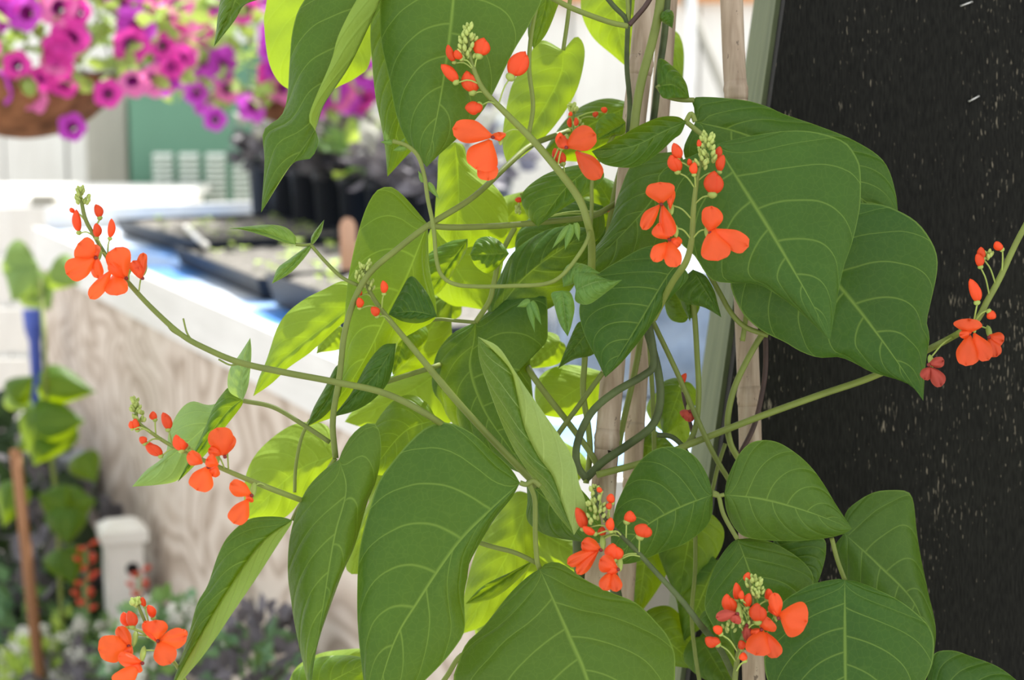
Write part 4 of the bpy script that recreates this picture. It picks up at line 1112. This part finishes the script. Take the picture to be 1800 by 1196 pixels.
raceme(A, .955, [(1046, 862), (1052, 890), (1066, 915), (1088, 938), (1118, 968), (1160, 1014), (1200, 1058), (1232, 1100), (1265, 1140, 1.0), (1290, 1190, 1.04)], 6,
  buds=[((1076, 886), (1074, 868), 15), ((1070, 897), (1073, 884), 11), ((1058, 866), (1051, 857), 10), ((1026, 932), (1013, 892), 20), ((1048, 940), (1024, 926), 15), ((1074, 936), (1074, 910), 16), ((1061, 944), (1058, 926), 15),
        ((1101, 920), (1109, 898), 21), ((1124, 946), (1136, 922), 26), ((1080, 988), (1077, 955), 27)],
  flowers=[((1060, 962), [((1056, 966), (1022, 954), 30, -.4), ((1050, 966), (997, 992), 25, -.8), ((1052, 968), (1014, 1010), 22, -1.0)]),
           ((1090, 998), [((1086, 1000), (1054, 984), 32, -.4), ((1074, 1005), (1060, 1038), 25, -.9), ((1078, 1005), (1084, 1041), 23, -1.0), ((1088, 1002), (1066, 1004), 24, -.2)])],
  tips=[(1046, 866, 6, 8, 10), (1048, 888, 13, 14, 11), (1050, 910, 16, 8, 11)], mat='stem_old')
raceme(B, .955, [(1318, 1020), (1322, 1050), (1320, 1090), (1306, 1120), (1296, 1160), (1292, 1230), (1310, 1320, 1.02)], 6,
  buds=[((1317, 1026), (1315, 1006), 16), ((1294, 1058), (1294, 1024), 16), ((1286, 1081), (1277, 1044), 21), ((1304, 1056), (1304, 1038), 11), ((1314, 1070), (1317, 1043), 16), ((1348, 1056), (1351, 1035), 15), ((1332, 1096), (1331, 1060), 25),
        ((1268, 1116), (1254, 1102), 16), ((1264, 1134), (1239, 1122), 21), ((1304, 1144), (1301, 1126), 15), ((1310, 1164), (1306, 1147), 15)],
  flowers=[((1364, 1086), [((1368, 1086), (1361, 1042), 24, -.1), ((1370, 1080), (1420, 1094), 64, -.9), ((1366, 1084), (1354, 1062), 18, .2)]),
           ((1338, 1100), [((1338, 1106), (1354, 1088), 42, -.2), ((1338, 1106), (1320, 1116), 15, -.1), ((1340, 1108), (1328, 1153), 48, -1.0), ((1346, 1112), (1366, 1157), 30, -.7)])],
  faded=[((1300, 1082), [((1296, 1078), (1258, 1086), 20, -.2), ((1298, 1080), (1290, 1096), 22, -.1)]), ((1316, 1110), [((1312, 1098), (1314, 1128), 22, .1)])],
  tips=[(1326, 1030, 12, 14, 11), (1308, 1090, 14, 14, 10), (1334, 1044, 10, 8, 10), (1282, 1108, 10, 7, 10)])
raceme(B, .985, [(1840, 330), (1790, 420), (1757, 490), (1735, 530), (1718, 562), (1690, 583), (1645, 608, 1.03), (1540, 660, 1.06), (1440, 695, 1.06), (1340, 731, 1.055), (1240, 770, 1.055), (1140, 810, 1.05), (1050, 835, 1.04)], 6.5,
  buds=[((1729, 456), (1724, 434), 15), ((1724, 471), (1717, 446), 17), ((1718, 534), (1705, 490), 20), ((1737, 546), (1750, 560), 17), ((1762, 440), (1750, 425), 16)],
  flowers=[((1712, 580), [((1702, 586), (1703, 560), 50, -.2), ((1703, 588), (1697, 644), 42, -1.0), ((1712, 586), (1738, 634), 32, -.8), ((1708, 584), (1686, 590), 16, -.3)]),
           ((1740, 590), [((1738, 592), (1752, 628), 26, -.5), ((1738, 590), (1765, 600), 26, -.3)])],
  faded=[((1638, 642), [((1632, 640), (1660, 634), 20, -.2), ((1634, 645), (1655, 680), 26, -.5), ((1636, 645), (1624, 668), 22, -.2)])],
  tips=[(1738, 455, 6, 6, 11)], taper=.8)
raceme(A, .99, [(642, 468), (645, 500), (660, 530), (685, 563), (742, 632), (800, 702), (860, 768), (920, 830), (945, 855)], 6.5,
  buds=[((675, 518), (673, 493), 14), ((632, 543), (631, 523), 14), ((664, 557), (653, 540), 16), ((634, 520), (634, 510), 8)],
  tips=[(641, 470, 9, 14, 9), (632, 488, 8, 10, 9), (650, 508, 10, 8, 9)])
raceme(A, 1.06, [(1007, 190), (1008, 220), (1015, 260), (1030, 310)], 4,
  buds=[((1002, 226), (1002, 206), 9), ((1012, 224), (1012, 206), 9), ((1050, 206), (1042, 198), 12), ((1066, 198), (1057, 190), 11), ((1000, 205), (1004, 196), 8)], tips=[(1007, 194, 7, 14, 9), (1016, 222, 8, 8, 9)])
raceme(A, 1.07, [(1205, 660), (1200, 690), (1210, 730), (1222, 780)], 3.5,
  buds=[((1196, 680), (1206, 656), 12)], faded=[((1212, 726), [((1212, 722), (1200, 735), 24, -.2), ((1214, 724), (1210, 742), 18, -.2)])], mat='stem_purple')
raceme(A, 1.08, [(915, 340), (925, 360), (945, 385)], 3.5, buds=[((918, 350), (905, 352), 12), ((922, 345), (930, 336), 12), ((1060, 372), (1072, 362), 12), ((1056, 378), (1046, 372), 10)], tips=[(910, 372, 6, 8, 9)])

# ================================================================== ground plants and fittings at the lower left
# background bean on a stake
c = at(70, 1000, 3.36)
Cb = empty('runner_bean_plant', Vector((c.x, c.y, 0)), 'blurred young runner bean at the far left beside the bench end', 'bean plant', 'climbing runner beans')
for (b, t, w, d_) in (((70, 672), (170, 690), 70, 3.3), ((60, 745), (150, 740), 95, 3.3), ((95, 730), (60, 820), 110, 3.32), ((118, 890), (65, 870), 70, 3.3), ((118, 890), (170, 880), 68, 3.32), ((116, 895), (118, 960), 75, 3.28),
                      ((110, 965), (130, 1030), 80, 3.36), ((30, 850), (5, 930), 60, 3.3), ((20, 700), (60, 660), 55, 3.3), ((80, 760), (30, 790), 70, 3.36), ((140, 800), (170, 850), 60, 3.36)):
    qleaf(Cb, d_, b, t, w, l=2.5, r=2.5, bul=1.0, nu=14, nv=4)
for (b, t, w, d_) in (((60, 470), (20, 530), 90, 3.38), ((90, 470), (140, 500), 70, 3.38), ((55, 500), (90, 545), 70, 3.40), ((15, 690), (60, 720), 50, 3.4), ((10, 450), (70, 470), 70, 3.38)):
    qleaf(Cb, d_, b, t, w, l=2.5, r=2.5, bul=1.0, mat='young', flip=True, nu=14, nv=4)
P = [at(70, 480, 3.40), at(78, 600, 3.25), at(85, 760, 3.36), at(100, 880, 3.36), at(105, 1000, 3.37)]
P.append(Vector((P[-1].x, P[-1].y, 0)))
m = MB(); m.tube(cat_rom(P, 40), .004, 8); m.build('vine', M['stem'], Cb, origin=P[-1])
p, q = at(27, 790, 3.25), at(50, 1005, 3.25)
dr = (q - p).normalized(); q = q + dr * (q.z / -dr.z)
m = MB(); m.tube([p, q], .010, 10); tag(m.build('wooden_stake', M['stake']), 'brown wooden stake leaning beside the blurred bean plant', 'stake')

# blue stake with flared head
p = at(58, 545, 4.1); q = Vector((p.x + .015, p.y, 0))
m = MB(); m.tube([p, p + (q - p) * .06, p + (q - p) * .10, q], [.024, .022, .014, .012], 12)
tag(m.build('blue_stake', M['bluepipe']), 'blue plastic stake at the left edge beside the bench corner', 'stake')

# pale slatted screen behind, left of the bench
p = at(40, 600, 4.9)
sc = empty('slat_screen', Vector((p.x, p.y, 0)), 'low grey slatted screen at the far left behind the blue stake', 'screen')
for k in range(6):
    MB().box(-.55, .12, 0, .02, .08 + k * .135, .195 + k * .135).build('slat', M['pale_wood'], sc, local=True, smooth=False)
for x in (-.5, .06): MB().box(x - .03, x + .03, .021, .06, 0, .90).build('post', M['grey_wood'], sc, local=True, smooth=False)

# white post with a hole and peaked cap
p = at(214, 915, 3.42)
e = empty('bollard_post', Vector((p.x, p.y, 0)), 'white plastic bollard post with capped top and round dark hole', 'post', None, .35)
zt = p.z
MB().box(-.033, .033, -.033, .033, 0, zt - .03).build('post_body', M['white'], e, local=True, smooth=False)
m = MB()
V = [(-.042, -.042, zt - .034), (.042, -.042, zt - .034), (.042, .042, zt - .034), (-.042, .042, zt - .034), (-.042, -.042, zt - .012), (.042, -.042, zt - .012), (.042, .042, zt - .012), (-.042, .042, zt - .012), (-.024, -.024, zt), (.024, -.024, zt), (.024, .024, zt), (-.024, .024, zt)]
m.add(V, [(3, 2, 1, 0), (8, 9, 10, 11)] + [(a + k, a + (k + 1) % 4, a + 4 + (k + 1) % 4, a + 4 + k) for a in (0, 4) for k in range(4)])
m.build('post_cap', M['white'], e, local=True, smooth=False)
for (dx, dy) in ((.012, -.0335),):
    m = MB(); m.tube([(dx, dy - .001, zt - .085), (dx, dy + .004, zt - .085)], .012, 14); m.build('hole', M['hole'], e, local=True)

# grey junction box with conduit on the end of the bench
p = bw(-.045, 1.60, 0); p = Vector((p.x, p.y, 0))
e = empty('junction_box', p, 'grey metal junction box with conduit fixed by the bench corner', 'junction box', None, RB)
zb = at(180, 830, (p - CAM).dot(FWD)).z
MB().box(-.025, .038, -.06, .06, zb - .05, zb + .05).build('box_body', M['grey_box'], e, local=True, smooth=False)
MB().box(-.033, -.0255, -.064, .064, zb - .054, zb + .054).build('box_cover', M['grey_box'], e, local=True, smooth=False)
m = MB(); m.tube([(.01, 0, zb - .05), (.01, 0, .0)], .011, 10); m.build('conduit', M['cream'], e, local=True)
m = MB(); m.tube([(.005, .03, zb + .05), (-.01, .05, zb + .09), (0, .09, zb + .10), (.01, .12, zb + .05)], .006, 8); m.build('cable', M['black'], e, local=True)

# low bedding plants, each its own clump
def clump(px, py, d, rx, rz, n, mats, ls, label, cat, name, group, seed, flowers=0):
    r = random.Random(seed); c = at(px, py, d)
    for _ in range(60):                                # keep clear of the bench side
        b_ = (c.x - P0.x) * math.cos(RB) + (c.y - P0.y) * math.sin(RB)
        a_ = -(c.x - P0.x) * math.sin(RB) + (c.y - P0.y) * math.cos(RB)
        if b_ < -rx - .02 or a_ > 2.2 + rx: break
        d -= .02; c = at(px, py, d)
    e = empty(name, Vector((c.x, c.y, 0)), label, cat, group)
    m = MB()
    for k in range(n):
        v = rv(r); v.z = abs(v.z) * 1.0
        q = Vector((c.x, c.y, c.z - rz)) + Vector((v.x * rx, v.y * rx, v.z * rz * 2)) * r.uniform(.5, 1)
        small_leaf(m, q, v + rv(r) * .7, rv(r), ls, ls * .62, r.randrange(len(mats)))
    o = m.build('foliage', [M[x] for x in mats], e); o['kind'] = 'stuff'
    for k in range(5):
        a = r.uniform(0, 6.28)
        m = MB(); m.tube([(c.x, c.y, 0), (c.x + math.cos(a) * rx * .3, c.y + math.sin(a) * rx * .3, c.z * .6), (c.x + math.cos(a) * rx * .6, c.y + math.sin(a) * rx * .6, c.z)], .003, 6)
        m.build('stem', M['green_leaf'], e)
    for k in range(flowers):
        v = rv(r); v.z = abs(v.z); v.y = -abs(v.y)
        q = Vector((c.x, c.y, c.z - rz)) + Vector((v.x * rx, v.y * rx, v.z * rz * 2)) * 1.03
        m = MB()
        for _ in range(12):
            w = rv(r); m.egg(q + w * .004, q + w * .014, .008, 0, None, 5, 4)
        m.build('blossom', M['alyssum'], e, origin=q)
    return e
BG = 'bedding plants below the bench'
clump(70, 1060, 3.75, .13, .07, 120, ['blue_leaf'], .06, 'blue-green broad-leaved clump at the left, below the brown stake', 'bedding plant', 'broadleaf_plant', BG, 1)
clump(120, 1085, 3.55, .09, .05, 120, ['blue_leaf', 'green_leaf'], .04, 'green clump at the foot of the white bollard post', 'bedding plant', 'leafy_plant', BG, 2)
clump(130, 1135, 3.4, .13, .05, 160, ['green_leaf', 'lime_leaf'], .03, 'white-flowered sweet alyssum clump at the left foreground bed', 'bedding plant', 'alyssum_plant', BG, 3, 60)
clump(300, 1110, 3.3, .10, .045, 160, ['green_leaf', 'blue_leaf'], .035, 'white-flowered sweet alyssum clump right of the bollard post', 'bedding plant', 'alyssum_plant', BG, 4, 30)
clump(50, 1185, 3.3, .08, .06, 120, ['lime_leaf'], .03, 'lime green clump in the bottom left corner', 'bedding plant', 'lime_plant', BG, 5)
clump(130, 1190, 3.28, .09, .05, 140, ['dark_leaf', 'frost_leaf'], .035, 'purple-grey clump between the lime plant and the bean flowers', 'bedding plant', 'purple_plant', BG, 6)
clump(230, 1185, 3.25, .09, .05, 140, ['dark_leaf', 'dark_leaf', 'green_leaf'], .035, 'dark purple clump under the lowest left bean flowers', 'bedding plant', 'purple_plant', BG, 7)
clump(455, 1140, 3.05, .075, .055, 150, ['dark_leaf', 'dark_leaf', 'blue_leaf'], .03, 'dark purple clump against the plywood, right of the folded leaf', 'bedding plant', 'purple_plant', BG, 8)
clump(400, 1195, 2.95, .10, .04, 120, ['dark_leaf', 'green_leaf'], .03, 'dark leafy clump at the bottom edge beneath the folded leaf', 'bedding plant', 'purple_plant', BG, 9)
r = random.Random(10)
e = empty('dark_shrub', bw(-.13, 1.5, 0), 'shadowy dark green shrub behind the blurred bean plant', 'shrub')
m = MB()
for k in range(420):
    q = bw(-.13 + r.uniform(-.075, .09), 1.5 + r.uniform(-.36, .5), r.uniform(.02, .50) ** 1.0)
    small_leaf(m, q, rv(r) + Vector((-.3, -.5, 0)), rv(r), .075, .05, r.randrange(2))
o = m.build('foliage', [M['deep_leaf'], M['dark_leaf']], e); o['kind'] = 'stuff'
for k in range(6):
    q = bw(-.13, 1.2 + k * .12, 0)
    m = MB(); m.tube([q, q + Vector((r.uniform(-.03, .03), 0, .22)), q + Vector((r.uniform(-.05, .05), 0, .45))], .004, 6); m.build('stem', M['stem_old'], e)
# red salvia spikes
for (px, py, lb) in ((152, 985, 'red flower spike beside the white bollard post'), (148, 1045, 'low red flower spike left of the bollard post'), (245, 1030, 'small red flower spike right of the bollard post')):
    c = at(px, py, 3.36); e = empty('salvia_spike', Vector((c.x, c.y, 0)), lb, 'flower', 'red salvia spikes')
    m = MB(); m.tube([(c.x, c.y, 0), c + Vector((0, 0, .02))], .003, 6); m.build('stem', M['green_leaf'], e)
    for k in range(9):
        a = k * 2.4; q = c + Vector((math.cos(a) * .006, math.sin(a) * .006, -.03 + k * .007))
        m = MB(); m.egg(q, q + Vector((math.cos(a) * .018, math.sin(a) * .018, .010)), .011, 0, None, 6, 5); m.build('floret', M['red'], e, origin=q)

# white pole, slanting grey line and red marker seen between the canes
p = at(1209, 100, 4.5)
m = MB(); m.tube([Vector((p.x + .0, p.y, 0)), Vector((p.x + .01, p.y, 2.0))], .011, 10); tag(m.build('white_pole', M['string']), 'thin white pole between the two canes, far behind', 'pole')
p, q = at(1195, -30, 6.6), at(1275, 165, 6.6)  # slanting grey line, drawn as a thin tube
dr = (q - p).normalized(); q = q + dr * (q.z / -dr.z)
m = MB(); m.tube([p - dr * .3, q], .018, 8); tag(m.build('slanting_line', M['grey_wood']), 'grey slanting brace in front of the pale back wall', 'line')
p = at(1318, 98, 4.2)
m = MB(); m.tube([Vector((p.x, p.y, 0)), Vector((p.x, p.y, p.z - .06)), Vector((p.x, p.y, p.z - .058)), p, p + Vector((0, 0, .004))], [.004, .004, .009, .009, .004], 10)
tag(m.build('red_marker', M['red']), 'small red marker stick just right of the lone cane', 'marker')
